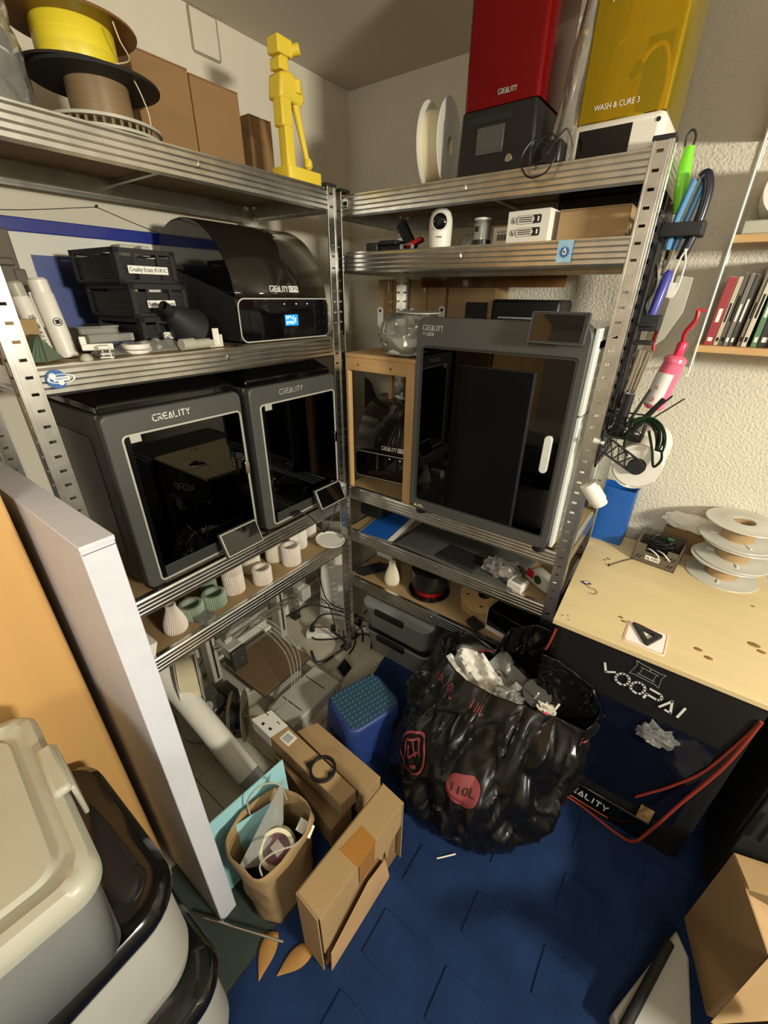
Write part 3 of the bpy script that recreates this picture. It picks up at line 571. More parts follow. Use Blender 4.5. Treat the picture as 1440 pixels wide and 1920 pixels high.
# ---- yellow printed figure
t = T('robot_figure', 'yellow blocky printed figure of a standing arm-like robot on the shelf corner', 'figure', (-.055, -.095, 1.797))
MB().prism(rrect(.075, .125, .010), 0, .030, 'z').bb(.0372, .039, .01, .05, .0, .004).build('base', 'yellow', t, bevel=.003)
MB().prism(rrect(.030, .030, .004), .030, .115, 'z', Matrix.Translation((.005, -.035, 0))).build('leg', 'yellow', t, bevel=.002)
MB().box((.004, -.040, .145), (.034, .036, .065)).build('thigh', 'yellow', t, bevel=.004)
MB().tube([(.01, .0, .165), (.016, .012, .10), (.02, .022, .052)], .008, 10, rr=[.011, .008, .007]).build('arm', 'yellow', t); MB().lathe([(.006, 0), (.012, .006), (.012, .018), (.007, .026)], 16).build('hand', 'yellow', t, loc=(.021, .024, .034))
MB().prism([(-.062, .165), (-.055, .215), (-.02, .225), (.018, .205), (.024, .175), (.01, .160), (-.03, .168)], -.024, .024, 'x').build('torso', 'yellow', t, bevel=.006)
MB().cyl((.02, .0, .185), (.02, .0, .213), .012, 14).build('shoulder', 'yellow', t, bevel=.003)
MB().bb(-.018, .018, -.052, -.022, .222, .245).bb(-.02, .020, -.055, -.006, .250, .283).bb(-.012, .012, -.04, -.015, .24, .256).build('head', 'yellow', t, bevel=.003)
MB().cyl((.0, -.012, .265), (.030, .008, .270), .012, 14).build('eye', 'yellow', t, bevel=.002)

# ---- ribbed pots on the fourth level
def pot(label, x, y, r, h, m, z=.612, grp=None, rib=36, ri=.72):
    t = T('ribbed_pot', label, 'pot', (x, y, z), group=grp); a = r*.065
    MB().lathe([(r*.96, 0, a), (r, .004, a), (r, h-.003, a), (r*.93, h, a*.5), (r*ri, h, 0), (r*ri*.98, h*.25, 0), (0, h*.25, 0)], rib*4, rib=rib).build('wall', m, t, smooth=.9); return t
def vase(label, x, y, z, R, h, m):
    t = T('ribbed_vase', label, 'vase', (x, y, z)); pr = [(.80, 0), (.95, .06), (1, .16), (.98, .28), (.86, .45), (.66, .64), (.46, .82), (.40, .93), (.42, 1.0)]
    pr = [(p.x*R, p.y*h, R*.05) for p in smoothpts([(a, b, 0) for a, b in pr], 3)]
    MB().lathe(pr+[(R*.30, h, 0), (R*.28, h*.8, 0), (0, h*.7, 0)], 34*4, rib=34, twist=6).build('wall', m, t, smooth=.9); return t
vase('pale rose ribbed vase with narrow neck at the left end of the pot shelf', -.062, -.722, .612, .033, .098, 'blush')
pot('low sage green ribbed pot standing nearer the rose vase', -.085, -.655, .036, .045, 'sage', rib=40)
pot('low sage green ribbed pot standing nearer the tall white pots', -.075, -.580, .036, .047, 'sage', rib=40)
pot('tall sage green ribbed pot half hidden under the printer shelf', -.165, -.545, .030, .085, 'sage')
for z, h, lb in ((.612, .075, 'pale rose ribbed pot, lower one of the pair beside the green pots'), (.688, .062, 'pale rose ribbed pot stacked on the one beside the green pots')): pot(lb, -.085, -.497, .034, h, 'blush', z)
pot('small pale rose ribbed pot standing alone in front of the shelf', -.048, -.405, .032, .060, 'blush')
pot('small cream ribbed pot behind the pale rose stack', -.145, -.455, .026, .062, 'ivory')
pot('cream ribbed pot, lower one of the middle pair', -.135, -.385, .032, .062, 'ivory'); pot('cream ribbed pot, upper one of the middle pair', -.135, -.385, .032, .062, 'ivory', .675)
pot('pale ribbed pot standing in front with wide open mouth, right of the small one', -.055, -.262, .034, .078, 'blush')
pot('pale ribbed pot, lower one of the pair behind the wide-mouthed one', -.125, -.285, .032, .07, 'ivory'); pot('pale ribbed pot, upper one of the pair behind the wide-mouthed one', -.125, -.285, .032, .055, 'ivory', .683)
pot('tall white ribbed pot behind the round lid', -.125, -.165, .037, .095, 'white'); pot('white ribbed pot nearest the corner post, behind the round lid', -.16, -.075, .036, .105, 'white')
tag(MB().bb(-.008, .008, -.006, .03, 0, .085).build('flat_strip', 'white', loc=(-.10, -.222, .612), bevel=.001), 'white upright strip left of the tall white ribbed pot', 'strip')
tag(MB().lathe([(.0, .014), (.052, .014), (.058, .019), (.060, .018), (.058, .012), (.040, .001), (0, .001)][::-1], 60).build('round_dish', 'white', loc=(-.030, -.075, .612+.006), rot=(-.05, .10, 0)), 'large flat white round dish lying on the pot shelf by the corner post', 'dish')
tag(MB().box((0, 0, .006), (.05, .012, .012)).build('white_bar', 'white', loc=(-.15, -.615, .612), rot=(0, 0, .5), bevel=.002), 'small white bar lying behind the green pots', 'part')
t = T('small_clear_case', 'small clear hinged case lying in front of the green pots', 'case', (-.032, -.645, .612), rz=-1.2)
MB().prism(rrect(.040, .062, .010), 0, .010, 'z').build('base', 'clearp', t, bevel=.001); MB().prism(rrect(.040, .062, .010), .0105, .019, 'z').build('lid', 'clearp', t, bevel=.001); MB().bb(.018, .024, -.008, .008, .006, .014).build('latch', 'clearp', t)
tag(MB().prism([(-.865, 0), (-.815, 0), (-.80, .042), (-.83, .046), (-.865, .03)], -.075, -.01, 'x').build('white_paper_box', 'paper', loc=(0, 0, .6125), bevel=.001), 'white folded paper box at the left end of the pot shelf', 'box')
# ================================================================== RIGHT SHELF
# ---- tall printer (front towards -y)
t = T('tall_enclosed_printer', 'tall grey enclosed printer with large black glass door on the right shelf', 'printer', (.303, 0, .835))
W, D, H, f0 = .492, .50, .635, .022
MB().bb(.012, W-.012, .485, D, f0, H-.03).bb(0, W, .03, D, H-.06, H-.035).bb(.01, W-.01, .03, D, f0, f0+.03).bb(.004, .012, .03, D, f0, H-.03).build('body', 'frame2', t, bevel=.004)
MB().bb(W-.012, W, .012, .25, f0+.006, H-.22).bb(W-.012, W, .012, D, H-.216, H-.01).bb(W-.012, W, .253, D, f0+.006, H-.22).build('side_panel', 'silver', t, bevel=.003)
MB().bb(.01, W-.01, .03, D, H-.035, H-.012).build('lid', 'lidglass', t, bevel=.004)
cz = (H+f0)/2; hh = H-f0
Wr, W = W, .480
outer = rrect(W, hh, .030, 6); inn = [(a, b-.020) for a, b in rrect(W-.042, hh-.118, .010, 6)]
MB().ring(outer, inn, -.004, .034, 'y', (W/2, cz)).build('front_frame', 'frame', t, bevel=.004)
MB().ring([(a, b-.020) for a, b in rrect(W-.041, hh-.117, .010, 6)], [(a, b-.020) for a, b in rrect(W-.048, hh-.124, .008, 6)], -.0055, -.002, 'y', (W/2, cz)).build('door_rim', 'frame2', t)
dr = MB().prism([(a+W/2, b+cz-.020) for a, b in rrect(W-.046, hh-.122, .008, 6)], -.002, .004, 'y').build('door', 'smoke', t)
MB().prism([(a+W-.052, b+.31) for a, b in rrect(.021, .105, .0104, 6)], -.012, -.0025, 'y').build('handle', 'silver', dr, bevel=.002)
W = Wr
MB().bb(.04, W-.06, .42, .424, .05, .52).build('back_plate', mat('inner_grey', (44, 43, 40), .5), t)
MB().bb(.15, .385, .25, .262, .05, .46).build('raised_bed', mat('bed_grey', (56, 54, 50), .45), t, bevel=.004)
MB().bb(.143, .150, .245, .26, .05, .465).bb(.385, .392, .245, .26, .05, .465).bb(.143, .392, .245, .26, .46, .467).build('bed_rim', mat('bed_edge', (120, 118, 110), .4), t)
m = MB()
for x in (.045, W-.07): m.cyl((x, .10, .04), (x, .10, .54), .004, 10)
m.build('guide_rod', 'steel', t); MB().tube([(.125, .15, .05), (.10, .2, .25), (.095, .22, .38)], .012, 10, rr=[.014, .009, .002]).build('wiper_arm', 'dsteel', t)
MB().bb(.02, W-.03, .1, .13, .50, .53).bb(.06, .12, .07, .15, .46, .53).build('gantry', 'black', t, bevel=.003)
MB().bb(.05, .09, .12, .16, .12, .16).build('purge_box', 'frame2', t, bevel=.003); MB().bb(.065, .09, .115, .12, .12, .135).build('latch_block', 'white', t)
for x in (.03, W-.04): 
    for y in (.03, D-.04): MB().cyl((x, y, 0), (x, y, .024), .020, 20).build('foot', 'black', t)
logo('CREALITY', .064, .0125, .0022, t, 'greylet', (.053, -.0046, H-.028), FY)
text('K2', .009, t, 'greylet', (.026, -.0046, H-.044), FY, .010); b_ = MB().bb(.034, .056, -.0048, -.004, H-.049, H-.040).build('logo_plate', 'greylet', t); text('PLUS', .008, b_, 'frame2', (.045, -.0052, H-.0445), FY, .018)
b_ = MB().prism([(.018, f0+.013), (.030, f0+.013), (.024, f0+.023)], -.0048, -.004, 'y').build('warning_triangle', mat('warning_yellow', (240, 210, 40), .5), t)
MB().bb(.034, .050, -.0046, -.004, f0+.019, f0+.021).bb(.034, .056, -.0046, -.004, f0+.014, f0+.016).build('warning_text', 'lettering', t)
s = MB().box((0, 0, 0), (.132, .014, .072)).build('screen_housing', 'frame2', t, loc=(W-.086, -.030, H-.012), rot=(-.18, 0, 0), bevel=.004)
MB().ring(rrect(.130, .070, .004), rrect(.126, .066, .003), -.0085, -.0065, 'y').build('screen_edge', 'frame', s); MB().bb(-.056, .056, -.0082, -.007, -.029, .029).build('screen', 'screen', s)
MB().bb(W-.11, W-.05, -.022, -.003, H-.045, H-.02).build('screen_bracket', 'black', t)

# ---- pine stand with second feeder beneath
t = T('pine_stand', 'pine board stand on right shelf bridging over the black feeder', 'stand', (-.028, .050, .835))
MB().bb(0, .296, .002, .30, .495, .508).build('top', 'pineh', t, bevel=.001); MB().bb(0, .262, 0, .020, .452, .4945).build('front_rail', 'pineh', t, bevel=.001)
for x, y in ((.262, 0), (.262, .27)): MB().bb(x, x+.034, y, y+.020, 0, .4945).build('leg', 'pine', t, bevel=.001)
for y in (0, .27): MB().bb(0, .016, y, y+.020, 0, .452).build('leg', 'pine', t, bevel=.001)
for x, z in ((.06, .472), (.20, .470)): MB().cyl((x, -.0005, z), (x, .001, z), .005, 14).build('knot', 'knot', t)
make_cfs('black spool feeder with smoked dome under the pine stand', (-.075, .155, .835), -PI/2+.12)
t = T('leaning_board', 'black board leaning behind the feeder under the pine stand', 'panel', (-.16, .33, .85)); MB().prism([(0, 0), (.20, 0), (.03, .34), (0, .36)], -.004, .004, 'y').build('panel', 'black', t)
# crumpled clear bag on the stand
def crumple(name, label, loc, rx, ry, h, m, cat='bag', seed=1, amp=.16, nu=48, nv=22, fr=7, top=0, rz=0):
    t = T(name, label, cat, loc, rz)
    def fn(u, v):
        a = 2*PI*u; b_ = PI*v; s_ = math.sin(b_)**.6; c = Vector((math.cos(a)*s_, math.sin(a)*s_, -math.cos(b_)))
        d = 1+amp*noise.noise(c*fr*.4+Vector((seed, 0, 0)))*2+amp*.7*abs(noise.noise(c*fr+Vector((0, seed, 0))))+amp*.3*noise.noise(c*fr*3)
        return (c.x*rx*d, c.y*ry*d, max(.0008, h/2+c.z*h/2*d*(1 if c.z < 0 else 1)))
    MB().grid(fn, nu, nv, True).build('film', m, t, smooth=.5); return t
t = crumple('spool_bag', 'crumpled clear bag around a cream spool on top of the pine stand', (.195, .115, 1.3435), .100, .085, .13, 'bagclear', seed=5, amp=.09, fr=5)
sp = MB(); [sp.lathe([(.03, z), (.075, z), (.075, z+.003), (.03, z+.003)], 40, close=True) for z in (.01, .06)]; sp.build('spool', 'cream', t); MB().lathe([(.03, .013), (.065, .013), (.065, .06), (.03, .06)], 36, close=True).build('wound_filament', 'paper', t)
tag(MB().cyl((0, 0, 0), (0, 0, .003), .068, 48).build('cream_disc', 'cream', loc=(.235, .115, 1.476), rot=(.03, .02, 0)), 'cream cardboard disc lying on the crumpled bag', 'disc')
# ---- upright white spools' boxes behind: row of cartons on a rear board
rb = tag(MB().bb(-.13, .60, .44, .575, 1.405, 1.415).build('rear_board', 'pineh'), 'narrow wooden board behind right shelf carrying a row of cartons', 'board')
xs = (-.175, -.100, -.018, .064, .145); 
for i in range(4): carton('slim_carton', 'brown slim carton with hanging hole, %s in the row behind right shelf' % ('first from the left', 'second from the left', 'third from the left', 'fourth from the left')[i], xs[i]+.002, xs[i+1]-.002, .44, .57, 1.4155, .165, grp='slim cartons in the row behind right shelf', tape=False)
carton('wide_carton', 'wider brown carton at the right of the slim cartons', .150, .34, .45, .57, 1.4155, .165, tape=False)
for i, (x, z) in enumerate(((-.160, 1.44), (-.035, 1.445), (-.002, 1.440), (.135, 1.450))):
    t = T('hang_tag', ('white pill-shaped tag on the leftmost slim carton', 'white pill-shaped tag, left one of a close pair on the cartons', 'white pill-shaped tag, right one of a close pair on the cartons', 'white pill-shaped tag on the fourth slim carton')[i], 'tag', (x, .438, z))
    MB().prism(rrect(.028, .080, .0138), -.0015, .0, 'y').build('tag', 'paper', t); MB().cyl((0, -.0018, .026), (0, -.0014, .026), .006, 16).build('hole', 'ink', t)
for i, (x, z) in enumerate(((-.118, 1.555), (.052, 1.555))): tag(MB().bb(-.003, .003, -.001, 0, -.018, .018).build('slot_label', 'label', loc=(x, .4385, z)), ('narrow white slot label on the leftmost slim carton', 'narrow white slot label on the third slim carton')[i], 'label')
t = T('rear_shelf_film', 'brownish clear sheet with glossy reflections hanging behind the second shelf', 'sheet', (.04, .434, 1.552)); MB().bb(0, .54, 0, .002, 0, .065).build('sheet', clear('amber_sheet', (188, 150, 100), 1.5, .1, body=.35, bodycol=(150, 112, 66)), t)
t = T('black_scanner', 'low black device with pale slot behind the tall printer', 'device', (.335, .43, 1.4155)); MB().bb(0, .24, .005, .15, 0, .10).build('body', 'black', t, bevel=.01); MB().bb(.03, .16, .0, .006, .03, .045).build('slot', 'silver', t, bevel=.002)
tag(MB().bb(.25, .33, .405, .415, 1.4152, 1.505).build('black_card', 'mblack'), 'dark flat card standing beside the low black device', 'card')

# ---- top of right shelf
t = T('clear_spool', 'frosted clear spool of natural filament standing on edge on top of right shelf', 'spool', (.245, .165, 1.79+.1005), rot=(0, PI/2, .18))
for z in (-.030, .026): MB().lathe([(.028, z), (.099, z), (.1, z+.002), (.099, z+.004), (.028, z+.004)], 60, close=True).build('flange', 'clearspool', t)
MB().lathe([(.028, -.026), (.08, -.026), (.08, .026), (.028, .026)], 44, close=True).build('wound_filament', 'cfil', t); MB().lathe([(.02, .03), (.055, .03), (.055, .0305), (.02, .0305)], 40, close=True).build('label', 'label', t)
t = T('resin_printer', 'black-based resin printer with tall red hood on top of right shelf', 'printer', (.345, .085, 1.790), rz=-.02)
MB().prism([(0, 0), (.205, 0), (.197, .135), (.008, .135)], 0, .205, 'y').bb(.004, .20, 0.002, .2, .0, .02).build('base', 'black', t, bevel=.007)
MB().bb(.055, .125, -.004, .001, .045, .098).build('screen', 'frame', t, bevel=.001); MB().bb(.03, .14, -.0015, .001, .105, .118).build('vent', 'ink', t); MB().cyl((.145, -.006, .030), (.145, 0, .030), .0085, 20).build('power_button', 'chrome', t, bevel=.001)
m = MB().ring([(a+.1025, b+.1) for a, b in rrect(.190, .19, .012)], [(a+.1025, b+.1) for a, b in rrect(.184, .184, .010)], .136, .44, 'z'); m.prism([(a+.1025, b+.1) for a, b in rrect(.190, .19, .012)], .436, .442, 'z').build('hood', 'redclear', t)
MB().bb(.12, .18, .09, .12, .13, .42).bb(.06, .15, .04, .13, .27, .34).build('lift_column', 'black', t, bevel=.004)
logo('CREALITY', .044, .0085, .0016, t, 'greylet', (.120, .0022, .158), FY)
t = T('curing_machine', 'white-based wash and cure machine under amber hood on top of right shelf', 'machine', (.625, .095, 1.790), rz=-.03)
MB().bb(0, .185, 0, .20, 0, .072).build('base', 'white', t, bevel=.014); MB().bb(.018, .125, -.0015, .002, .010, .058).build('display', 'gblack', t, bevel=.001); MB().cyl((.172, -.0015, .055), (.172, .001, .055), .004, 14).build('button', 'ink', t)
m = MB().ring([(a+.0925, b+.1) for a, b in rrect(.176, .18, .008)], [(a+.0925, b+.1) for a, b in rrect(.170, .174, .006)], .073, .42, 'z'); m.prism([(a+.0925, b+.1) for a, b in rrect(.176, .18, .008)], .416, .424, 'z').build('hood', 'amber', t)
MB().bb(.085, .135, .15, .155, .08, .24).build('back_panel', 'frame2', t); MB().cable([(.14, .12, .075), (.145, .12, .15), (.13, .115, .205), (.105, .11, .205), (.088, .10, .175)], .0045, 8).build('gooseneck', 'yellow', t); MB().cyl((.09, .102, .182), (.078, .094, .163), .0085, 14).build('lamp_head', 'frame2', t)
MB().cyl((.09, .09, .073), (.09, .09, .085), .05, 30).build('turntable', 'silver', t)
text('WASH & CURE 3', .014, t, 'lettering', (.082, .0085, .095), FY, .088); text('ANYCUBIC', .022, t, 'lettering', (.090, .0085, .262), FY, .105)
def sheetbag(u, v):
    x = .0+.10*(u-.5)+.03*noise.noise(Vector((u*4, v*6, 2))); z = v*.42; return (x*(1-.25*v)+.05*v, .05*math.sin(u*PI)*(.6)+.02*noise.noise(Vector((u*7, v*9, 5)))+.0, z)
tag(MB().grid(lambda u, v: (lambda a: ((.050+.008*noise.noise(Vector((math.cos(a)*2, math.sin(a)*2, v*5))))*math.cos(a)*(1-.25*v)+.05*v, (.085+.01*noise.noise(Vector((math.cos(a)*2, math.sin(a)*3, v*6+4))))*math.sin(a), v*.42))(2*PI*u), 50, 34, True).build('plastic_bag', 'bagclear', loc=(.598, .19, 1.7905), smooth=.8), 'tall shiny clear plastic bag standing between the red and amber hoods', 'bag')
t = T('power_adapter', 'black power adapter with coiled cable hanging over the edge of the top right shelf', 'adapter', (.598, .075, 1.790))
MB().bb(-.022, .022, -.02, .03, 0, .045).build('body', 'black', t, bevel=.006)
MB().cable([(0, -.02, .03), (-.035, -.035, .045), (-.055, -.05, .01), (-.03, -.058, -.025), (.01, -.056, -.02), (.022, -.045, .02), (.0, -.03, .052), (-.03, -.03, .035), (-.03, -.04, .0), (.0, -.05, .01), (.03, -.03, .055), (.045, -.01, .03)], .002, 6, 8).build('cable', 'rubber', t)
t = T('cloud_sticker', 'small black and white sticker at the left end of the top right beam', 'sticker', (.002, .040, 1.767)); MB().prism(rrect(.020, .024, .006), -.0006, 0, 'y').build('backing', 'label', t); MB().prism([(a, b) for a, b in rrect(.016, .011, .003)], -.0011, -.0005, 'y').bb(-.008, .008, -.0011, -.0005, -.011, -.007).build('print', 'ink', t)
t = T('drop_sticker', 'pale blue sticker with dark drop on the second right beam', 'sticker', (.672, .040, 1.617)); MB().bb(-.017, .017, -.0007, 0, -.021, .024).build('backing', 'sticker', t)
st = [(math.cos(2*PI*i/24)*(.013 if i % 2 else .009), math.sin(2*PI*i/24)*(.013 if i % 2 else .009)) for i in range(24)]; MB().prism(st, -.0011, -.0006, 'y').build('burst', 'stblue', t)
MB().prism([(0, .010), (.005, 0), (.003, -.005), (-.003, -.005), (-.005, 0)], -.0016, -.001, 'y').build('drop', 'label', t); MB().prism([(0, .004), (.0025, 0), (0, -.003), (-.0025, 0)], -.002, -.0015, 'y').build('drop_core', 'ink', t)

# ---- second right level (z 1.643)
Z2 = 1.643
t = T('camera_unit', 'white egg-shaped indoor camera with black lens on the second right shelf', 'camera', (.302, .100, Z2), rz=.42)
MB().lathe([(.030, 0), (.031, .004), (.032, .04), (.0325, .058), (.031, .072), (.026, .086), (.016, .095), (.0, .098)], 40).build('body', 'white', t, smooth=1)
h = MB(); h.lathe([(.0215, 0), (.0235, .004), (.0215, .009), (.017, .009)], 36, Matrix.Translation((.0, -.025, .062)) @ Matrix.Rotation(PI/2, 4, 'X')); h.build('lens_ring', 'white', t)
MB().lathe([(0.0195, 0), (.0195, .009), (.016, .0125), (0, .0145)], 36, Matrix.Translation((.0, -.026, .062)) @ Matrix.Rotation(PI/2, 4, 'X')).build('lens_dome', 'gblack', t, smooth=1)
text('TUNEAR', .006, t, 'ink', (0, -.0325, .026), FY, .016)
t = T('glass_jar', 'small clear jar with black base on the second right shelf', 'jar', (.415, .13, Z2)); MB().lathe([(.022, .018), (.022, .055), (.018, .06), (.018, .062), (.020, .062), (.024, .055), (.024, .018)], 28).build('glass', 'clearp', t); MB().lathe([(.026, 0), (.026, .017), (.02, .018)], 28).build('base', 'black', t); MB().box((-.004, -.02, .042), (.012, .012, .012)).build('knob', 'black', t, bevel=.002); MB().lathe([(.022, .063), (.022, .068)], 28).build('lid', 'white', t)
t = T('small_carton', 'small pale carton with barcode beside the white printed box', 'box', (.478, .125, Z2)); MB().bb(-.027, .024, 0, .07, 0, .045).build('body', mat('pale_rose_carton', (206, 192, 178), .7), t, bevel=.001)
m = MB(); [m.bb(-.015+i*.0028, -.0136+i*.0028+(.0006 if i % 3 else 0), -.0006, 0, .014, .028) for i in range(10)]; m.build('barcode', 'ink', t); text('BH-030-W', .006, t, 'ink', (-.0, -.0006, .033), FY, .030)
t = T('printed_box', 'white box with black pictogram print on the second right shelf', 'box', (.505, .085, Z2), rz=-.06)
MB().bb(0, .108, 0, .09, 0, .070).build('body', 'paper', t, bevel=.001)
for zz in (.050, .024):
    MB().ring(rrect(.062, .018, .004), rrect(.060, .0165, .0035), -.0007, 0, 'y', (.056, zz)).build('print_frame', 'ink', t); MB().prism([(.066, zz-.008), (.086, zz-.008), (.086, zz+.008), (.066, zz+.008), (.071, zz)], -.0008, 0, 'y').build('pictogram', 'ink', t)
    for k in range(3): MB().bb(.030, .064, -.0007, 0, zz+.0035-k*.0042, zz+.0055-k*.0042).build('text_line', 'ink', t)
    MB().ring(rrect(.014, .014, .0069), rrect(.0125, .0125, .0062), -.0007, 0, 'y', (.016, zz)).bb(.0135, .0155, -.0007, 0, zz-.004, zz+.004).bb(.0165, .018, -.0007, 0, zz-.005, zz+.001).build('dancer_mark', 'ink', t); MB().bb(.078, .082, -.0011, -.0006, zz-.005, zz+.005).build('pictogram', 'label', t)
carton('cardboard_box', 'brown cardboard box on the second right shelf beside the right post', .628, .782, .10, .24, Z2, .066, tape=False)
t = T('black_case', 'black boxy tool lying at the left end of the second right shelf', 'tool', (.04, .09, Z2)); MB().bb(0, .045, 0, .06, 0, .026).bb(.048, .14, .01, .07, 0, .018).build('body', 'black', t, bevel=.003); MB().bb(.05, .115, .0, .05, .0185, .030).build('grip', 'mblack', t, bevel=.003)
tag(MB().box((.17, .13, Z2+.040), (.030, .02, .085), (0, -.6, 0)).build('black_wedge', 'mblack', bevel=.003), 'matt black bar leaning beside the white camera', 'bar')
tag(MB().box((.215, .105, Z2+.020), (.05, .03, .012), (0, -.35, .2)).build('dark_red_part', 'darkred', bevel=.003), 'dark red part lying left of the white camera', 'part')
tag(MB().ring(rrect(.040, .014, .002), rrect(.036, .010, .001), 0, .014, 'y', (0, .007)).build('plastic_stand', 'clearp', loc=(.208, .065, Z2)), 'tiny clear plastic frame left of the white camera', 'part')
baggie('zip_bag', 'crumpled clear bag at the left end of the second right shelf', (.0+.06, .20, Z2), .12, .10, .035, seed=3)
baggie('zip_bag', 'clear bag between the white camera and the jar', (.37, .17, Z2), .06, .08, .05, seed=13)
t = T('black_box', 'large black box at the back of the second right shelf', 'box', (.70, .30, Z2)); MB().bb(-.13, .10, -.04, .08, 0, .115).build('body', 'black', t, bevel=.004); MB().bb(-.132, .102, -.042, .082, .115, .125).build('lid', 'mblack', t, bevel=.002)

# ---- fourth right level (z .631)
Z4 = .631
t = T('blue_tray_sheet', 'blue printed sheet in clear sleeve lying on the shelf below the tall printer', 'sheet', (.09, .18, Z4), rz=.12)
MB().bb(-.075, .055, -.125, .14, 0, .002).build('sheet', 'blue', t); MB().bb(.056, .082, -.125, .14, 0, .002).build('white_border', 'paper', t); MB().ring(rrect(.178, .284, .005), rrect(.160, .266, .004), .0, .003, 'z', (.003, .0075)).build('sleeve', 'clearp', t)
def mt(u, v):
    x = u*.50; y = v*.27; return (x, y, .003+.010*math.sin(v*PI)*math.sin(u*PI)+.004*(u*(1-u))*4)
t = T('grid_mat', 'dark grey gridded mat spread on the shelf below the tall printer', 'mat', (.19, .055, Z4+.0015), rz=-.05)
MB().grid(mt, 30, 14).build('sheet', 'mesh', t, solid=.002)
m = MB()
for i in range(16): m.tube([mt(i/15, v/10) for v in range(11)], .0012, 4)
for j in range(8): m.tube([mt(u/15, j/7) for u in range(16)], .0012, 4)
m.build('grid_rib', 'frame', t)['kind'] = 'stuff'
t = T('black_pouch', 'flat black zip pouch on the shelf below the tall printer', 'pouch', (.470, .098, Z4), rz=-.1)
MB().bb(-.085, .085, -.04, .07, .0, .020).build('pouch', 'mblack', t, bevel=.008); MB().bb(-.083, .083, -.0425, -.040, .009, .012).build('zip', 'frame2', t)
crumple('silver_bag', 'crumpled shiny bag of brown parts beside the black pouch', (.625, .120, Z4), .058, .045, .055, 'bagclear', seed=8, amp=.25, nu=40, nv=18)
tag(MB().box((.635, .125, Z4+.018), (.07, .05, .034), (0, 0, .4)).build('brown_block', mat('brown_foam', (124, 92, 66), .7), bevel=.006), 'brown block inside the crumpled shiny bag', 'block')
t = T('white_case', 'small white case with clear window on the shelf front', 'case', (.700, .078, Z4), rz=-.18); MB().bb(-.028, .028, -.022, .030, 0, .030).build('body', 'white', t, bevel=.003); MB().bb(-.014, .020, -.014, .022, .0302, .033).build('window', 'clearp', t, bevel=.002); MB().bb(-.010, .016, -.010, .018, .0295, .0306).build('insert', 'taupe' if 0 else 'cream', t)
t = T('tape_dispenser', 'grey and clear tape dispenser by the right post of the shelf', 'dispenser', (.762, .135, Z4+.004), rz=-.5)
MB().prism([(-.055, 0), (.045, 0), (.06, .02), (.05, .055), (-.02, .06), (-.055, .04)], -.018, .018, 'y').build('body', 'binw', t, bevel=.006); MB().cyl((-.0, -.0195, .030), (-.0, .0195, .030), .016, 24).build('hub', mat('dark_green_plastic', (34, 52, 34), .4), t); MB().bb(-.05, -.02, -.0195, -.018, .02, .05).build('print', 'rred', t)
tag(MB().box((0, 0, .003), (.035, .010, .006)).box((.010, .008, .003), (.006, .01, .006)).box((-.006, .008, .003), (.006, .01, .006)).build('white_clip', 'white', loc=(.640, .065, Z4), rot=(0, 0, -.3), bevel=.001), 'small white toothed clip in front of the shiny bag', 'clip')
# ---- fifth right level (z .386)
Z5 = .386
vase('pale ribbed vase with narrow neck on the lowest right shelf', .155, .112, Z5, .032, .112, 'ivory')
t = T('red_spool_jar', 'black spool holder with glossy red filament on the lowest right shelf', 'spool', (.315, .165, Z5)); MB().lathe([(.02, 0), (.086, 0), (.090, .006), (.088, .012), (.02, .012)], 60, close=True).build('bottom_flange', 'gblack', t); MB().lathe([(.02, .0125), (.066, .0125), (.066, .035), (.02, .035)], 50, close=True).build('wound_filament', 'darkred', t); MB().lathe([(.02, .036), (.074, .036), (.080, .05), (.080, .12), (.02, .12)], 50, close=True).build('housing', 'black', t)
t = T('cardboard_spool', 'empty cardboard spool tilted on its side on the lowest right shelf', 'spool', (.555, .215, Z5+.018), rot=(.26, -.06, 0))
for z, R in ((0, .100), (.052, .098)): MB().lathe([(.027, z), (R, z), (R, z+.004), (.027, z+.004)], 56, close=True).build('flange', 'spoolcard', t)
MB().lathe([(.03, .004), (.058, .004), (.058, .052), (.03, .052)], 40, close=True).build('core', 'black', t)
m = MB(); [m.bb(.068*math.cos(a)-.007, .068*math.cos(a)+.007, .068*math.sin(a)-.003, .068*math.sin(a)+.003, .0562, .0568) for a in (3.6, 4.9, 6.0)]; m.build('slot', 'ink', t)
t = T('black_chip_box', 'black finned electronics block beside the cardboard spool', 'part', (.570, .085, Z5), rz=-.4)
MB().bb(-.03, .03, -.02, .02, 0, .012).build('block', 'black', t, bevel=.002)
for i in range(6): MB().bb(-.027+i*.0095, -.023+i*.0095, -.018, .018, .012, .020).build('fin', 'frame2', t)
t = T('flat_screen_case', 'black flat case with pale edge at the right end of the lowest right shelf', 'case', (.705, .16, Z5), rz=-.15); MB().bb(-.085, .085, -.08, .10, .02, .10).build('body', 'gblack', t, bevel=.004); MB().bb(-.0875, -.0855, -.08, .10, .02, .10).bb(-.085, .085, -.08, .10, 0, .018).build('edge', 'silver', t)
m = MB()
for i in range(9): m.box((-.005+i*.009, .125+.02*random.random(), Z5+.006+.004*random.random()), (.008, .15, .003), (0, .1*random.random(), -.55+.1*random.random()))
t = T('black_strips', 'bundle of black plastic strips at the left end of the lowest right shelf', 'strips', (0, 0, 0)); m.build('strip', 'mblack', t)['kind'] = 'stuff'
tag(MB().bb(-.035, .055, .25, .35, Z5, Z5+.10).build('white_box', 'paper', bevel=.003), 'white box at the back left of the lowest right shelf', 'box')
tag(MB().box((-.02, .26, Z4+.03), (.12, .16, .06)).build('black_bundle', 'mblack', bevel=.012), 'black bundle at the dark left end of the shelf under the pine stand', 'bundle')
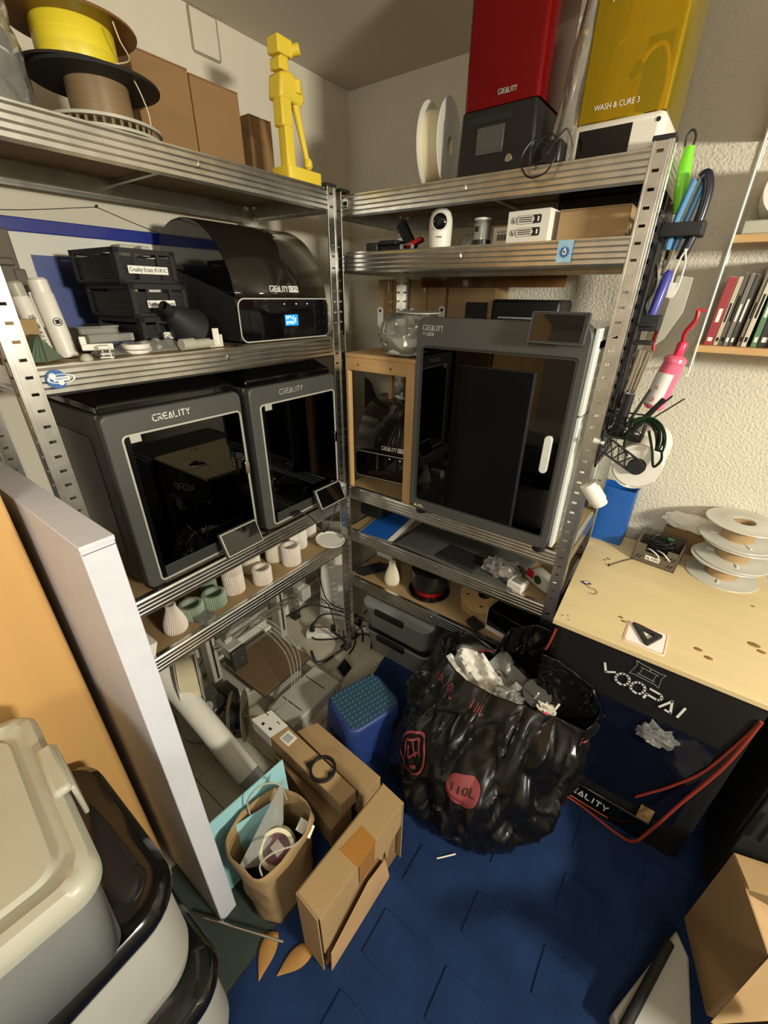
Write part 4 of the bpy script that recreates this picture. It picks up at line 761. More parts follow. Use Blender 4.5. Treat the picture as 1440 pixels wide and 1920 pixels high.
# ---- tubs on the floor beneath
for k, (lb, z, dx) in enumerate((('clear storage tub with dark handle, lower of two under right shelf', 0.006, .01), ('clear storage tub with black clip handle, upper of two under right shelf', .150, 0))):
    t = T('storage_tub', lb, 'tub', (.225+dx, .205, z), rz=-.0)
    o = rrect(.34, .36, .035); i = rrect(.334, .354, .033); n = len(o); m = MB()
    vs = [(a*.9, b*.9, .0) for a, b in o]+[(a, b, .135) for a, b in o]+[(a*.985, b*.985, .135) for a, b in o]+[(a*.885, b*.885, .003) for a, b in o]
    m.add(vs, [(q*n+i_, q*n+(i_+1) % n, (q+1)*n+(i_+1) % n, (q+1)*n+i_) for q in range(3) for i_ in range(n)]+[tuple(range(n))[::-1], tuple(range(3*n, 4*n))]).build('tub', 'milky', t)
    MB().ring(rrect(.356, .376, .04), rrect(.335, .355, .033), .128, .138, 'z').build('rim', 'milky', t, bevel=.002)
    if k: MB().prism(rrect(.352, .372, .04), .1385, .144, 'z').build('lid', 'milky', t, bevel=.001)
    MB().bb(-.09, .06, -.200, -.186, .115, .143).build('clip_handle', 'black', t, bevel=.003)
# ================================================================== SIDE OF RIGHT SHELF: hung tools
t = T('pegboard', 'narrow black perforated tool panel fixed to the side of right shelf', 'panel', (.846, .05, 1.12))
m = MB()
for i in range(6): m.bb(0, .004, i*.036, i*.036+.012, 0, .56)
for i in range(20): m.bb(0, .0038, 0, .192, i*.0293, i*.0293+.010)
m.build('grid', 'black', t)
PX = .851
t = T('flush_cutter', 'lime green handled cutter with black hanging loop, topmost on the tool panel', 'tool', (.868, .16, 1.69), rot=(0, -.05, 0))
MB().tube([(0, 0, 0), (-.003, 0, .04), (-.006, 0, .085), (-.006, 0, .118)], .012, 12, rr=[.009, .013, .013, .010]).build('grip', 'green', t); MB().cable([(-.014, 0, .115), (-.015, 0, .135), (-.007, 0, .146), (.001, 0, .135), (.0, 0, .115)], .0022).build('loop', 'rubber', t); MB().prism([(-.008, 0), (.008, 0), (.002, -.06), (-.004, -.06)], -.003, .003, 'y').build('blade', 'chrome', t)
t = T('pliers', 'light blue handled pliers beside the lime cutter', 'tool', (.872, .14, 1.62))
for k in (0, 1): MB().cable([(-.002+k*.012, -.01+k*.012, 0), (.0+k*.018, -.01+k*.014, .05), (.014+k*.016, -.01+k*.016, .125)], .0068, 10).build('handle', 'sky', t)
MB().tube([(.004, 0, 0), (.0, 0, -.05)], .008, 8, rr=[.009, .003]).build('jaw', 'chrome', t)
t = T('side_cutter', 'dark navy handled tool hanging in front of the light blue pliers', 'tool', (.905, .13, 1.60))
MB().tube(smoothpts([(-.004, 0, 0), (.008, 0, .06), (.010, 0, .12), (.0, 0, .150), (-.010, 0, .145)]), .010, 12).build('handle', 'navy', t)
t = T('tool_holder', 'black holder block clamped around the blue and navy handles', 'holder', (.888, .13, 1.655)); MB().ring(rrect(.085, .06, .008), rrect(.066, .042, .006), -.013, .013, 'z').build('block', 'mblack', t, bevel=.002)
t = T('white_cable', 'loop of white cable hanging from the tool panel', 'cable', (.905, .12, 1.60)); MB().cable([(0, 0, .02), (.008, 0, -.01), (.006, 0, -.06), (-.004, 0, -.075), (-.008, 0, -.04), (-.004, 0, .0), (.004, 0, .02)], .0022).bb(-.010, .004, -.004, .002, -.075, -.045).build('loop', 'white', t)
t = T('scraper', 'cream triangular scraper hanging below the navy tool', 'scraper', (.912, .13, 1.42)); MB().prism([(-.014, .0), (.002, .018), (.024, .075), (.024, .145), (-.008, .150)], -.003, .003, 'y').build('blade', 'cream', t, bevel=.001)
t = T('indigo_screwdriver', 'indigo cylindrical handle in a black holder on the tool panel', 'tool', (.878, .10, 1.485)); MB().tube([(0, 0, 0), (.010, 0, .085), (.012, 0, .094)], .0105, 14, rr=[.0105, .0105, .005]).build('handle', 'violet', t); MB().prism(rrect(.045, .035, .004), -.03, .004, 'z').build('holder', 'mblack', t, bevel=.002)
t = T('black_hooks', 'black bracket hooks and small tools midway down the tool panel', 'holder', (.862, .09, 1.43)); MB().bb(-.010, .035, -.02, .02, -.004, .004).bb(-.008, .030, -.02, .02, .035, .043).bb(-.008, -.002, -.02, .02, -.2, .2).build('bracket', 'mblack', t, bevel=.002); MB().cable([(.0, 0, .16), (.010, 0, .12), (0, 0, .08), (.012, 0, .05)], .004).build('small_tool', 'black', t); MB().bb(.006, .012, -.003, .003, .13, .15).build('tip', 'cream', t)
t = T('steel_tube', 'shiny steel tube standing in the holder on the tool panel', 'tube', (.868, .08, 1.28)); MB().cyl((0, 0, 0), (.012, 0, .135), .009, 18).build('tube', 'chrome', t); MB().cyl((0, 0, -.004), (.002, 0, .01), .0105, 18).build('collar', 'black', t)
t = T('steel_tube', 'second shinier steel tube just right of the first on the tool panel', 'tube', (.884, .09, 1.31)); MB().cyl((0, 0, 0), (.012, 0, .10), .0065, 16).build('tube', 'chrome', t)
t = T('pink_bottle', 'pink spray bottle with deep pink cap and white label hanging beside the shelf', 'bottle', (.930, .185, 1.265), rot=(0, .14, 0))
MB().lathe([(.020, 0), (.025, .006), (.026, .09), (.024, .115), (.026, .120), (.024, .128), (.014, .134)], 30).build('body', 'pink', t); MB().lathe([(.010, .134), (.012, .160), (.009, .166)], 20).build('cap', 'hotpink', t); MB().cable([(.0, 0, .160), (-.006, -.004, .185), (.003, -.004, .215), (.0, -.004, .236)], .005, 8).box((.006, -.004, .238), (.022, .008, .006)).build('clamp_arm', 'rred', t)
lb_ = MB().grid(lambda u, v: (.0268*math.sin((u-.75)*2.0), -.0268*math.cos((u-.75)*2.0), .012+v*.08), 10, 2).build('label', 'label', t); text('H', .014, lb_, 'rred', (-.012, -.0262, .055), FY, name='print'); MB().ring(rrect(.011, .011, .0054), rrect(.009, .009, .0044), -.0285, -.0262, 'y', (-.010, .026)).build('print', 'rred', lb_)
t = T('red_clamp', 'dark red slim clamp behind the pink bottle', 'clamp', (.898, .14, 1.41)); MB().cable([(0, 0, 0), (-.006, 0, .03), (.004, 0, .065), (.012, 0, .07)], .004).build('arm', 'rred', t)
t = T('wire_basket', 'black printed wire basket holding brushes on the side of right shelf', 'basket', (.850, .02, 1.215), rz=0)
W_, D_, H_ = .085, .055, .052; m = MB()
c8 = [(0, 0), (W_, 0), (W_, D_), (0, D_)]
for z in (0, H_): 
    for i in range(4): m.tube([(*c8[i], z), (*c8[(i+1) % 4], z)], .0024, 6)
for i in range(4): a, b2 = c8[i], c8[(i+1) % 4]; m.tube([(*a, 0), (*a, H_)], .0024, 6); m.tube([(*a, 0), (*b2, H_)], .002, 6); m.tube([(*b2, 0), (*a, H_)], .002, 6)
m.bb(0, W_, 0, D_, -.001, .002).build('truss', 'mblack', t); 
for k, (x, h, r, a, cc) in enumerate(((.028, .10, .013, .05, 'black'), (.055, .11, .007, .5, 'black'), (.045, .13, .0025, .62, 'mblack'), (.05, .14, .0018, .75, 'mblack'), (.038, .12, .004, .3, 'frame2'), (.060, .10, .003, .45, 'darkred'))):
    tt = T('brush' if k > 1 else 'canister', ('squat black canister in the wire basket', 'slim black canister leaning in the wire basket', 'thin black brush leaning right out of the wire basket', 'thinnest black rod leaning far right out of the wire basket', 'grey rod standing in the wire basket', 'dark red stick standing in the wire basket')[k], 'tool', (.850+x*.9+.004, .045, 1.219), rot=(0, a, 0)); MB().cyl((0, 0, 0), (0, 0, h), r, 12, r2=r*.9).build('shaft', cc, tt)
# paper rolls on truss arm
for k, (x, y, z, R) in enumerate(((.945, .050, 1.160, .052), (.947, .155, 1.170, .052))):
    t = T('paper_roll', ('cream paper roll in front, hanging on the truss arm beside the shelf', 'cream paper roll behind the front one on the truss arm')[k], 'roll', (x, y, z), rot=(PI/2, 0, 0))
    MB().lathe([(.020, -.048), (R, -.048), (R+.0008, 0), (R, .048), (.020, .048)], 48, close=True).build('roll', 'cream' if 0 else 'paper', t, smooth=.9)
    if k == 0:
        MB().lathe([(R+.0012, -.047), (R+.006, -.047), (R+.006, .047), (R+.0012, .047)], 20, close=True).build('loose_turn', 'paper', t) if 0 else MB().grid(lambda u, v: ((R+.002+.010*max(0, math.sin(-u*3.4+.4))**2)*math.cos(-.6-u*2.4), (R+.002+.012*u)*math.sin(-.6-u*2.4), -.046+v*.092), 26, 2).build('loose_sheet', 'paper', t, solid=.0006)
t = T('roll_holder', 'black printed truss arm holding the paper rolls', 'holder', (.858, -.008, 1.215))
m = MB(); p0 = Vector((.0, 0, .012)); p1 = Vector((.0, 0, -.030)); q0 = Vector((.095, 0, -.040)); q1 = Vector((.078, 0, -.068))
m.tube([p0, q0], .0028, 6).tube([p1, q1], .0028, 6).tube([p0+Vector((0, 0, .01)), p1-Vector((0, 0, .01))], .004, 6)
for i in range(5): a, b2 = i/5, (i+1)/5; m.tube([p0.lerp(q0, a), p1.lerp(q1, b2)], .0018, 6); m.tube([p1.lerp(q1, a), p0.lerp(q0, b2)], .0018, 6)
m.build('truss', 'mblack', t); MB().cyl((.087, -.004, -.055), (.087, .215, -.055), .018, 24).build('spindle', 'mblack', t)
tag(MB().cyl((0, 0, 0), (.026, 0, -.001), .007, 14).cyl((.018, 0, -.001), (.022, 0, -.001), .0085, 14).build('peg', 'white', loc=(.838, -.004, 1.206)), 'small white knob sticking out between the post and the truss arm', 'knob')
t = T('safety_goggles', 'dark green safety goggles hanging over the paper rolls', 'goggles', (.950, -.020, 1.235), rot=(0, .0, .1))
def gg(u, v):
    a = 2.15-u*2.35; r = .062; return (-.012+r*math.cos(a)*.80, .012*math.sin(u*PI), -.015+r*math.sin(a)*1.0) if v < .5 else (-.012+(r-.020-.006*math.sin(u*PI))*math.cos(a)*.80, .020*math.sin(u*PI), -.015+(r-.018)*math.sin(a))
MB().grid(gg, 26, 2).build('lens', 'goggle', t, solid=.003); MB().cable([gg(i/12, 0) for i in range(13)], .0028, 6, 3).build('brow_frame', mat('dark_green_frame', (16, 40, 18), .2), t); MB().cable([gg(0, 0), (-.042, .01, .0), (-.040, .02, -.035), (-.022, .03, -.060)], .003).cable([gg(1, 0), (.040, .0, -.045), (.030, .01, -.065), (.018, .02, -.030), (.0, .03, .012)], .003).build('temple_arm', mat('dark_green_arm', (14, 34, 16), .2), t)
t = T('filter_cup', 'white ribbed cap sticking out beside the lower right post', 'cap', (.862, .045, 1.050), rot=(.0, PI/2+.9, .2))
MB().lathe([(.022, -.030), (.0225, .024), (.020, .028), (.019, .040), (.014, .040), (.013, .024), (0, .024)], 32).build('cap', 'white', t)
t = T('blue_bin', 'blue plastic open bin standing on the desk against the back wall', 'bin', (.885, .505, .7005), rz=-.06)
m = MB().ring(rrect(.115, .075, .003), rrect(.110, .070, .002), .003, .215, 'z'); m.prism(rrect(.115, .075, .003), 0, .003, 'z').build('walls', 'blue', t); MB().bb(-.052, .052, -.040, -.0378, .02, .19).build('front_panel', 'blue', t, bevel=.001); MB().ring(rrect(.119, .079, .004), rrect(.114, .074, .003), .205, .216, 'z').build('rim', 'blue', t)

# ================================================================== DESK / TENT
t = T('enclosure_tent', 'black fabric printer enclosure tent under the plywood top', 'enclosure', (.865, -.085, .006))
MB().prism([(a+.25, b+.285) for a, b in rrect(.495, .57, .03)], 0, .676, 'z').build('fabric', 'tent', t)
MB().grid(lambda u, v: (.045+u*.40, -.003-.004*noise.noise(Vector((u*6, v*6, 1))), .14+v*.36), 18, 16).build('front_window', 'pnavy', t)
w1 = MB().cable([(.485, -.004, .64), (.468, -.012, .46), (.430, -.022, .27), (.400, -.035, .12), (.375, -.045, .04), (.330, -.030, .008), (.23, -.012, .006), (.14, -.008, .010), (.02, -.006, .018)], .0045, 8); w1.build('piping', 'piping', t)
MB().cable([(.482, -.004, .62), (.445, -.006, .42), (.40, -.006, .30), (.36, -.006, .22), (.34, -.005, .18)], .0035, 8).build('piping', 'piping', t)
MB().cable([(.01, -.004, .66), (.002, -.004, .60), (-.004, 0, .57)], .0035, 8).build('piping', 'piping', t)
logo('VOOPWI', .205, .038, .0058, t, 'lettering', (.250, -.0042, .580), (PI/2, .17, 0), gap=.26)
m = MB(); q0 = [(.0, .0), (.006, .035), (.0, .050), (.010, .047), (.06, .045), (.07, .048), (.066, .033), (.072, 0), (.062, .004), (.01, .004)]
for i in range(len(q0)): m.tube([(q0[i][0], 0, q0[i][1]), (q0[(i+1) % len(q0)][0], 0, q0[(i+1) % len(q0)][1])], .0006, 4)
m.tube([(.015, 0, .012), (.058, 0, .012)], .0006, 4).tube([(.015, 0, .036), (.058, 0, .036)], .0006, 4).tube([(.02, 0, .036), (.02, 0, .012)], .0006, 4).tube([(.053, 0, .036), (.053, 0, .012)], .0006, 4).tube([(.036, 0, .036), (.036, 0, .045)], .0008, 4)
m.build('outline_emblem', 'greylet', t, loc=(.212, -.0032, .618), rot=(0, .12, 0))
pr = MB().bb(.10, .40, -.010, -.004, .010, .10).build('printer_base', 'gblack', t, bevel=.003); logo('CREALITY', .150, .024, .0036, pr, 'lettering', (.215, -.0115, .064), (PI/2, .06, 0)); MB().bb(.10, .30, -.0115, -.010, .022, .025).build('accent_line', 'orange', pr)
MB().bb(.36, .395, -.0060, -.004, .10, .16).build('brass_bracket', 'card2', t)
for x, z in ((.32, .085), (.375, .125), (.30, .05)): MB().cyl((x, -.0112, z), (x, -.010, z), .0025, 10).build('screw', 'chrome', pr)
crumple('clear_wrap', 'scrap of crumpled clear film stuck on the front of the black tent', (1.185, -.097, .43), .035, .008, .06, 'bagclear', seed=3, amp=.4, nu=30, nv=14, cat='film')
# plywood top
t = T('plywood_top', 'pale birch plywood board lying on the black tent', 'board', (0, 0, .6845))
MB().prism([(.862, -.092), (1.372, -.090), (1.372, .552), (.834, .552)], 0, .0155, 'z').build('board', 'ply', t, bevel=.001)
for x, y, r in ((.925, .345, .005), (.915, .33, .004), (1.0, .46, .008), (1.02, .455, .006), (1.017, .034, .005), (1.027, .02, .005), (1.205, .02, .007), (1.228, .0, .007), (1.325, .13, .010), (1.34, .11, .007), (.878, -.06, .0022), (.892, -.052, .002), (.897, -.068, .002), (1.33, .33, .004)):
    MB().lathe([(0, 0), (r, 0), (r*.9, .0006), (0, .0009)], 14, Matrix.Translation((x, y, .0155)) @ Matrix.Diagonal((1.5, 1, 1, 1))).build('knot', 'knot', t)
TZ = .7002
t = T('logo_card', 'white square card with orange outline and black delta logo on the plywood', 'card', (1.087, -.015, TZ), rz=-.02)
MB().prism(rrect(.098, .098, .008), 0, .002, 'z').build('card', 'label', t); MB().ring(rrect(.094, .094, .007), rrect(.090, .090, .006), .002, .0026, 'z').build('outline', 'orange', t)
def tri(k): return [(-.036*k-.003, .030*k+.006), (.036*k, .030*k+.002), (.036*k, .024*k), (.004, -.034*k)]
po = [(-.040, .034), (-.032, .037), (.034, .026), (.036, .020), (.010, -.036), (.002, -.036)]; pi = [(-.015, .018), (-.012, .0195), (.017, .013), (.0175, .0105), (.0065, -.014), (.0035, -.014)]
MB().ring(po, pi, .002, .010, 'z').build('delta', 'black', t, bevel=.002)
t = T('cable_box', 'grey-brown open box full of black cables on the plywood', 'box', (1.062, .455, TZ), rz=-.12)
a_, b_, h_ = .066, .068, .072
MB().bb(-a_, a_, -b_, b_, 0, .003).build('base', 'brownbox', t)
MB().bb(-a_, -.032, -b_, -b_+.003, 0, h_).bb(.032, a_, -b_, -b_+.003, 0, h_).bb(-.032, .032, -b_, -b_+.003, 0, .046).build('front_wall', 'brownbox', t); MB().bb(-a_, a_, b_-.003, b_, 0, h_).build('back_wall', 'brownbox', t); MB().bb(-a_, -a_+.003, -b_, b_, 0, h_).build('side_wall', 'brownbox', t); MB().bb(a_-.003, a_, -b_, b_, 0, h_).build('side_wall', 'brownbox', t)
for x in (-.05, -.04, .045, .055, .035): MB().box((x, -b_-.0002, .022 if x < 0 else .045), (.0035, .0008, .018), (0, .5, 0)).build('slot', 'ink', t)
for x in (.045, .054): MB().box((x, -b_-.0002, .018), (.0035, .0008, .014), (0, .5, 0)).build('slot', 'ink', t)
lb_ = MB().bb(-.026, .018, -b_-.001, -b_, .018, .034).build('name_label', 'label', t); text('alg. Kabel', .011, lb_, 'ink', (-.004, -b_-.0013, .026), FY, .038)
random.seed(3)
cb_ = T('coiled_cables', 'tangle of black cables filling the grey-brown box', 'cables', (1.062, .455, TZ), rz=-.12); m = MB()
for i in range(16):
    cx, cy, rx, ry = random.uniform(-.02, .02), random.uniform(-.02, .02), random.uniform(.02, .042), random.uniform(.018, .040); ph = random.random()*6
    m.cable([(cx*.6+rx*math.cos(a+ph), cy*.6+ry*math.sin(a+ph)*.9, .03+.0028*i+.006*math.sin(a*2+ph)) for a in [j*.7 for j in range(9)]], .0022, 5, 3)
m.build('black_cable', 'rubber', cb_)['kind'] = 'stuff'; MB().cable([(-.03, -.055, .05), (-.018, -.074, .062), (.008, -.076, .05), (.014, -.073, .034)], .002).cable([(0, -.05, .055), (.02, -.074, .062), (.035, -.076, .052), (.045, -.074, .042)], .002).build('white_cable', 'white', cb_)
MB().box((.02, .02, .076), (.02, .014, .003), (.2, .1, .4)).build('green_board', mat('circuit_green', (30, 90, 50), .5), cb_)
t = T('cable_tie', 'black cable tie lying on the plywood left of the cable box', 'cable tie', (0, 0, TZ)); MB().tube([(.935, .300, .002), (.97, .36, .002), (1.0, .40, .004)], .0014, 6).build('strap', 'rubber', t); MB().box((.935, .298, .003), (.006, .006, .006)).build('head', 'rubber', t)
t = T('charm', 'small dark diamond-shaped charm with hook wire on the plywood', 'charm', (.895, .145, TZ), rz=.2); MB().prism([(-.016, 0), (0, .011), (.018, .0), (0, -.011)], 0, .003, 'z').build('diamond', mat('dark_violet_gem', (58, 40, 62), .2), t, bevel=.001); MB().prism([(-.008, 0), (0, .006), (.009, 0), (0, -.006)], .003, .0038, 'z').build('facet', 'silver', t); MB().cable([(.002, -.011, .002), (.01, -.022, .002), (.026, -.026, .002), (.034, -.040, .002), (.026, -.053, .002), (.01, -.052, .002)], .0009).build('hook_wire', 'brownbox', t)
# spools stack
for k, (x, y) in enumerate(((1.248, .470), (1.258, .478), (1.250, .485))):
    t = T('empty_spool', ('empty frosted spool with brown core, bottom of the three-spool stack on the plywood', 'empty frosted spool with brown core, middle of the three-spool stack on the plywood', 'empty frosted spool with brown core, top of the three-spool stack on the plywood')[k], 'spool', (x, y, TZ+.0665*k), rot=(0, 0, .3*k))
    for z in ((0, .061) if k == 2 else (0, .061)):
        o = MB().lathe([(.030, z), (.101, z), (.102, z+.0015), (.101, z+.0035), (.060, z+.0035), (.058, z+.0045), (.030, z+.0045)], 64, close=True).build('flange', 'clearspool', t)
    MB().lathe([(.026, .004), (.043, .004), (.043, .061), (.026, .061)], 40, close=True).build('core', 'card', t)
    for a in (2.6, 4.6): MB().box((.062*math.cos(a), .062*math.sin(a), .006), (.022, .006, .003), (0, 0, a)).build('tab', 'white', t)
carton('brown_packet', 'brown packet lying against the wall behind the stacked spools', 1.06, 1.18, .555, .588, TZ, .085, 'card2', tape=False)
crumple('white_pouch', 'crumpled white pouch on the brown packet against the wall', (1.12, .560, TZ+.086), .075, .022, .06, 'paper', seed=6, amp=.14, nu=36, nv=16, cat='pouch')

# ================================================================== WALL BOOKSHELF
carton('cardboard_box', 'unseen cardboard box added on the highest wall board to shade the upper back wall', .985, 1.25, .40, .58, 1.909, .24, tape=False)  # out of view, added so its shadow darkens the upper back wall
carton('cardboard_box', 'second unseen cardboard box added on the highest wall board, farther right', 1.27, 1.56, .40, .58, 1.909, .20, tape=False)  # also out of view, added for the same wall shadow
t = T('blocker', 'dark grey low cabinet added right of the black tent to shade the carpet', 'blocker', (1.425, -.095, .008)); MB().bb(0, .35, .01, .60, 0, .66).build('carcass', mat('dark_grey_blocker', (44, 44, 44), .5), t, bevel=.004); MB().bb(.004, .346, -.008, .009, .03, .65).build('door', 'frame2', t, bevel=.003); MB().cyl((.03, -.02, .3), (.03, -.02, .4), .005, 10).build('handle', 'chrome', t)  # dark block added to throw shade on the carpet before the tent
t = T('wall_shelf', 'wall-mounted shelf with thin wire ladder and wooden boards above the desk', 'shelf', (.97, .38, 1.33))
MB().bb(0, .62, .0, .205, .062, .080).build('board', 'pineh', t, bevel=.001); MB().bb(0, .62, .0, .205, .560, .578).build('board', 'pineh', t, bevel=.001); MB().bb(0.01, .62, .0, .205, .318, .336).build('board', 'pineh', t, bevel=.001)
for x in (.008, .60): MB().tube([(x, -.004, .0), (x, -.004, .75)], .0028, 8).tube([(x, .2, .0), (x, .2, .75)], .0028, 8).tube([(x, -.004, .006), (x, .2, .006)], .0024, 8).tube([(x, -.004, .055), (x, .2, .055)], .0024, 8).cyl((x-.004, -.004, -.002), (x+.004, -.004, -.002), .007, 12).build('wire_ladder', 'silver', t)
bx = .990; cols = [((158, 52, 60), .021, .165), ((196, 186, 160), .011, .165), ((150, 146, 136), .010, .172), ((120, 116, 108), .011, .172), ((70, 68, 64), .010, .170), ((200, 194, 176), .008, .195), ((206, 198, 178), .012, .200), ((90, 130, 92), .013, .205), ((46, 40, 36), .022, .208), ((170, 150, 60), .014, .200), ((110, 86, 60), .018, .205), ((120, 40, 44), .014, .2), ((60, 60, 90), .016, .19), ((190, 180, 160), .02, .2), ((40, 90, 110), .018, .195), ((150, 90, 50), .02, .2)]
nms = ('red book at the left end of the shelf row', 'cream book beside the red one', 'grey book, third in the row', 'darker grey book, fourth in the row', 'slim black book among the grey ones', 'slim cream book before the tall one', 'tall cream book beside the green one', 'green book in the middle of the row', 'thick black book right of the green one', 'mustard yellow book right of the thick black one', 'brown book by the right picture edge', 'dark red book after the brown one', 'slate blue book further right', 'wide cream book further right', 'teal book further right', 'rust brown book at the far right')
for i, (c, th, h) in enumerate(cols):
    lean = .04 if i < 7 else .01
    if i in (5, 7): bx += .008
    t = T('book', nms[i], 'book', (bx, .402+.004*(i % 3), 1.4105), rot=(0, lean, 0), group='books on the wall shelf'); cm = mat('book_cover', c, .45, var=.06)
    MB().bb(0, th-.0008, 0, .14, 0, h).build('cover', cm, t, bevel=.001); MB().bb(.0015, th-.0023, .002, .139, h-.0005, h+.0005).build('pages', 'paper', t)
    MB().bb(th*.3, th*.7, -.0004, .0002, h*.35, h*.35+h*.4*(.5+.5*((i*7) % 5)/5)).bb(th*.25, th*.75, -.0004, .0002, h*.06, h*.12).build('spine_print', 'label' if sum(c) < 420 else 'ink', t)
    bx += th+.0006
t = T('cream_box', 'cream flat box lying on the upper wooden wall board', 'box', (1.08, .47, 1.6665)); MB().bb(-.09, .3, -.07, .09, 0, .030).build('body', 'cream', t, bevel=.003)
t = T('kitchen_roll', 'large white paper roll on the upper wooden wall board', 'roll', (1.068, .40, 1.697+.062), rot=(-PI/2, 0, 0)); MB().lathe([(.02, 0), (.060, 0), (.062, .004), (.062, .17), (.02, .17)], 48, close=True).build('roll', 'paper', t, smooth=.9); MB().lathe([(.018, -.001), (.020, -.001), (.020, .1)], 24).build('tube', 'card', t)
# ================================================================== FLOOR: bed printer
t = T('open_printer', 'grey open-frame bed-slinger printer on the floor under left shelf', 'printer', (-.13, -.365, 0.0))
# base: front block faces +x
MB().bb(.11, .26, -.13, .14, 0, .062).bb(-.20, .11, -.075, .085, 0, .045).bb(-.24, -.03, -.17, .19, 0, .05).build('base', 'a1', t, bevel=.008)
for y in (-.06, .07): MB().bb(.125, .235, y-.002, y+.002, .062, .0626).build('groove', 'ink', t)
MB().prism([(a-.04, b+.01) for a, b in rrect(.265, .26, .01)], .088, .092, 'z').build('bed', 'frame2', t); MB().prism([(a-.04, b+.01) for a, b in rrect(.26, .255, .01)], .0922, .094, 'z').build('bed_plate', 'pei', t); MB().bb(-.10, .02, -.05, .07, .046, .0878).build('bed_carriage', 'frame2', t)
for y in (-.19, .17): MB().bb(-.20, -.14, y, y+.04, .04, .40).build('column', 'a1', t, bevel=.004); MB().bb(-.139, -.137, y+.015, y+.023, .09, .38).build('slot', 'ink', t)
MB().bb(-.195, -.145, -.19, .21, .400, .425).build('top_bar', 'a1', t, bevel=.004)
MB().cyl((-.13, -.17, .262), (-.13, .31, .262), .0055, 12).cyl((-.105, -.17, .262), (-.105, .31, .262), .0055, 12).build('x_rail', 'steel', t)
MB().bb(-.15, -.085, .275, .33, .225, .29).bb(-.145, -.1, .265, .31, .29, .31).build('motor_block', 'binw', t, bevel=.003)
h = MB().bb(-.135, -.04, -.155, -.095, .235, .290).build('print_head', 'binw', t, bevel=.004); MB().bb(-.04, -.022, -.157, -.093, .185, .285).bb(-.1, -.04, -.15, -.10, .18, .234).build('head_cover', 'frame2', h, bevel=.003)
MB().ring(rrect(.014, .014, .0068), rrect(.010, .010, .0048), -.022, -.0208, 'x', (-.118, .235)).cyl((-.022, -.118, .235), (-.0208, -.118, .235), .0025, 6).build('brass_badge', mat('brass', (210, 160, 70), .3, 1), h)
for i, dy in enumerate((-.012, -.004, .004, .012)): MB().cyl((-.085, -.125+dy, .290), (-.085, -.125+dy, .308), .003, 10).build('hose_collar', 'white', h)
MB().bb(-.10, -.02, -.21, -.16, .04, .10).build('foot_block', 'frame2', t, bevel=.004)
s = MB().bb(-.004, .004, -.032, .032, -.028, .028).build('screen', 'frame', t, loc=(.225, .205, .058), rot=(0, -.75, .12), bevel=.002); MB().bb(.0042, .0050, -.029, .029, -.025, .025).build('screen_glass', 'screen', s); MB().bb(.18, .235, .14, .20, 0, .03).build('screen_mount', 'a1', t, bevel=.003)
MB().bb(.2601, .2606, .10, .11, .025, .032).build('usb_port', 'ink', t)
t = T('filament_hoses', 'clear filament hoses looping from the print head down to the spool holder', 'hoses', (0, 0, 0))
for k in range(4):
    d = k*.006; MB().cable([(-.215, -.502+d, .305), (-.20, -.47+d, .355+d), (-.13, -.40+d*2, .345+d), (-.02, -.37+d*3, .24), (.05, -.42+d*2, .13), (.04, -.50-d, .09), (-.02, -.57-d, .085+d), (-.11, -.64+d, .11), (-.17, -.665+d, .13)], .0022, 6, 8).build('hose', 'clearp', t)
MB().box((-.10, -.385, .348), (.016, .03, .010)).build('hose_clip', 'white', t)
# spool holder with spools
t = T('spool_holder', 'grey four-arm spool holder on the floor left of the open printer', 'holder', (-.20, -.665, .0))
MB().cyl((0, 0, 0), (0, 0, .012), .085, 36).build('base', 'a1', t, bevel=.003); MB().cyl((0, 0, .012), (0, 0, .26), .014, 20).build('pole', 'frame2', t)
MB().prism(rrect(.13, .08, .03), .10, .14, 'z', Matrix.Translation((.03, .03, 0))).build('feeder_body', 'frame', t, bevel=.008); MB().cyl((.06, .0, .141), (.06, 0, .148), .022, 20).build('funnel_cap', 'binw', t)
for q in ((.105, .02, .11), (.10, .045, .125), (.09, .0, .10)): MB().cyl(q, (q[0]+.014, q[1]+.004, q[2]+.004), .004, 10).build('hose_nozzle', 'orange', t)
spool('floor_spool', 'spool of shiny cream filament standing tilted under the left shelf', (-.185, -.640, .262), .096, .075, 'clearspool', 'cfil', .080, rot=(PI/2, 0, -.45))
spool('floor_spool', 'white spool standing just left of the shiny cream one', (-.250, -.745, .235), .088, .05, 'white', 'paper', .083, rot=(PI/2, 0, -.45))
spool('floor_spool', 'dark brown spool standing on the floor behind the white paper roll', (-.03, -.585, .100), .092, .05, 'brownbox', 'black', .05, rot=(PI/2, 0, -.75))
spool('floor_spool', 'olive brown spool standing on the floor left of the dark one', (-.14, -.80, .100), .095, .055, 'brownbox', 'brownbox', .07, rot=(PI/2, 0, -.6))
t = T('paper_tube', 'long white paper roll leaning from the floor to the purple box', 'roll', (.135, -.705, .052)); MB().cyl((0, 0, 0), (-.455, -.030, .30), .040, 30).build('paper', 'paper', t)
MB().cyl((.0005, 0, 0), (.05, .003, -.030), .038, 26, r2=.036).build('clear_end', 'milky', t); MB().cyl((.044, .003, -.026), (.050, .003, -.030), .037, 26).build('blue_end_band', 'dblue', t)
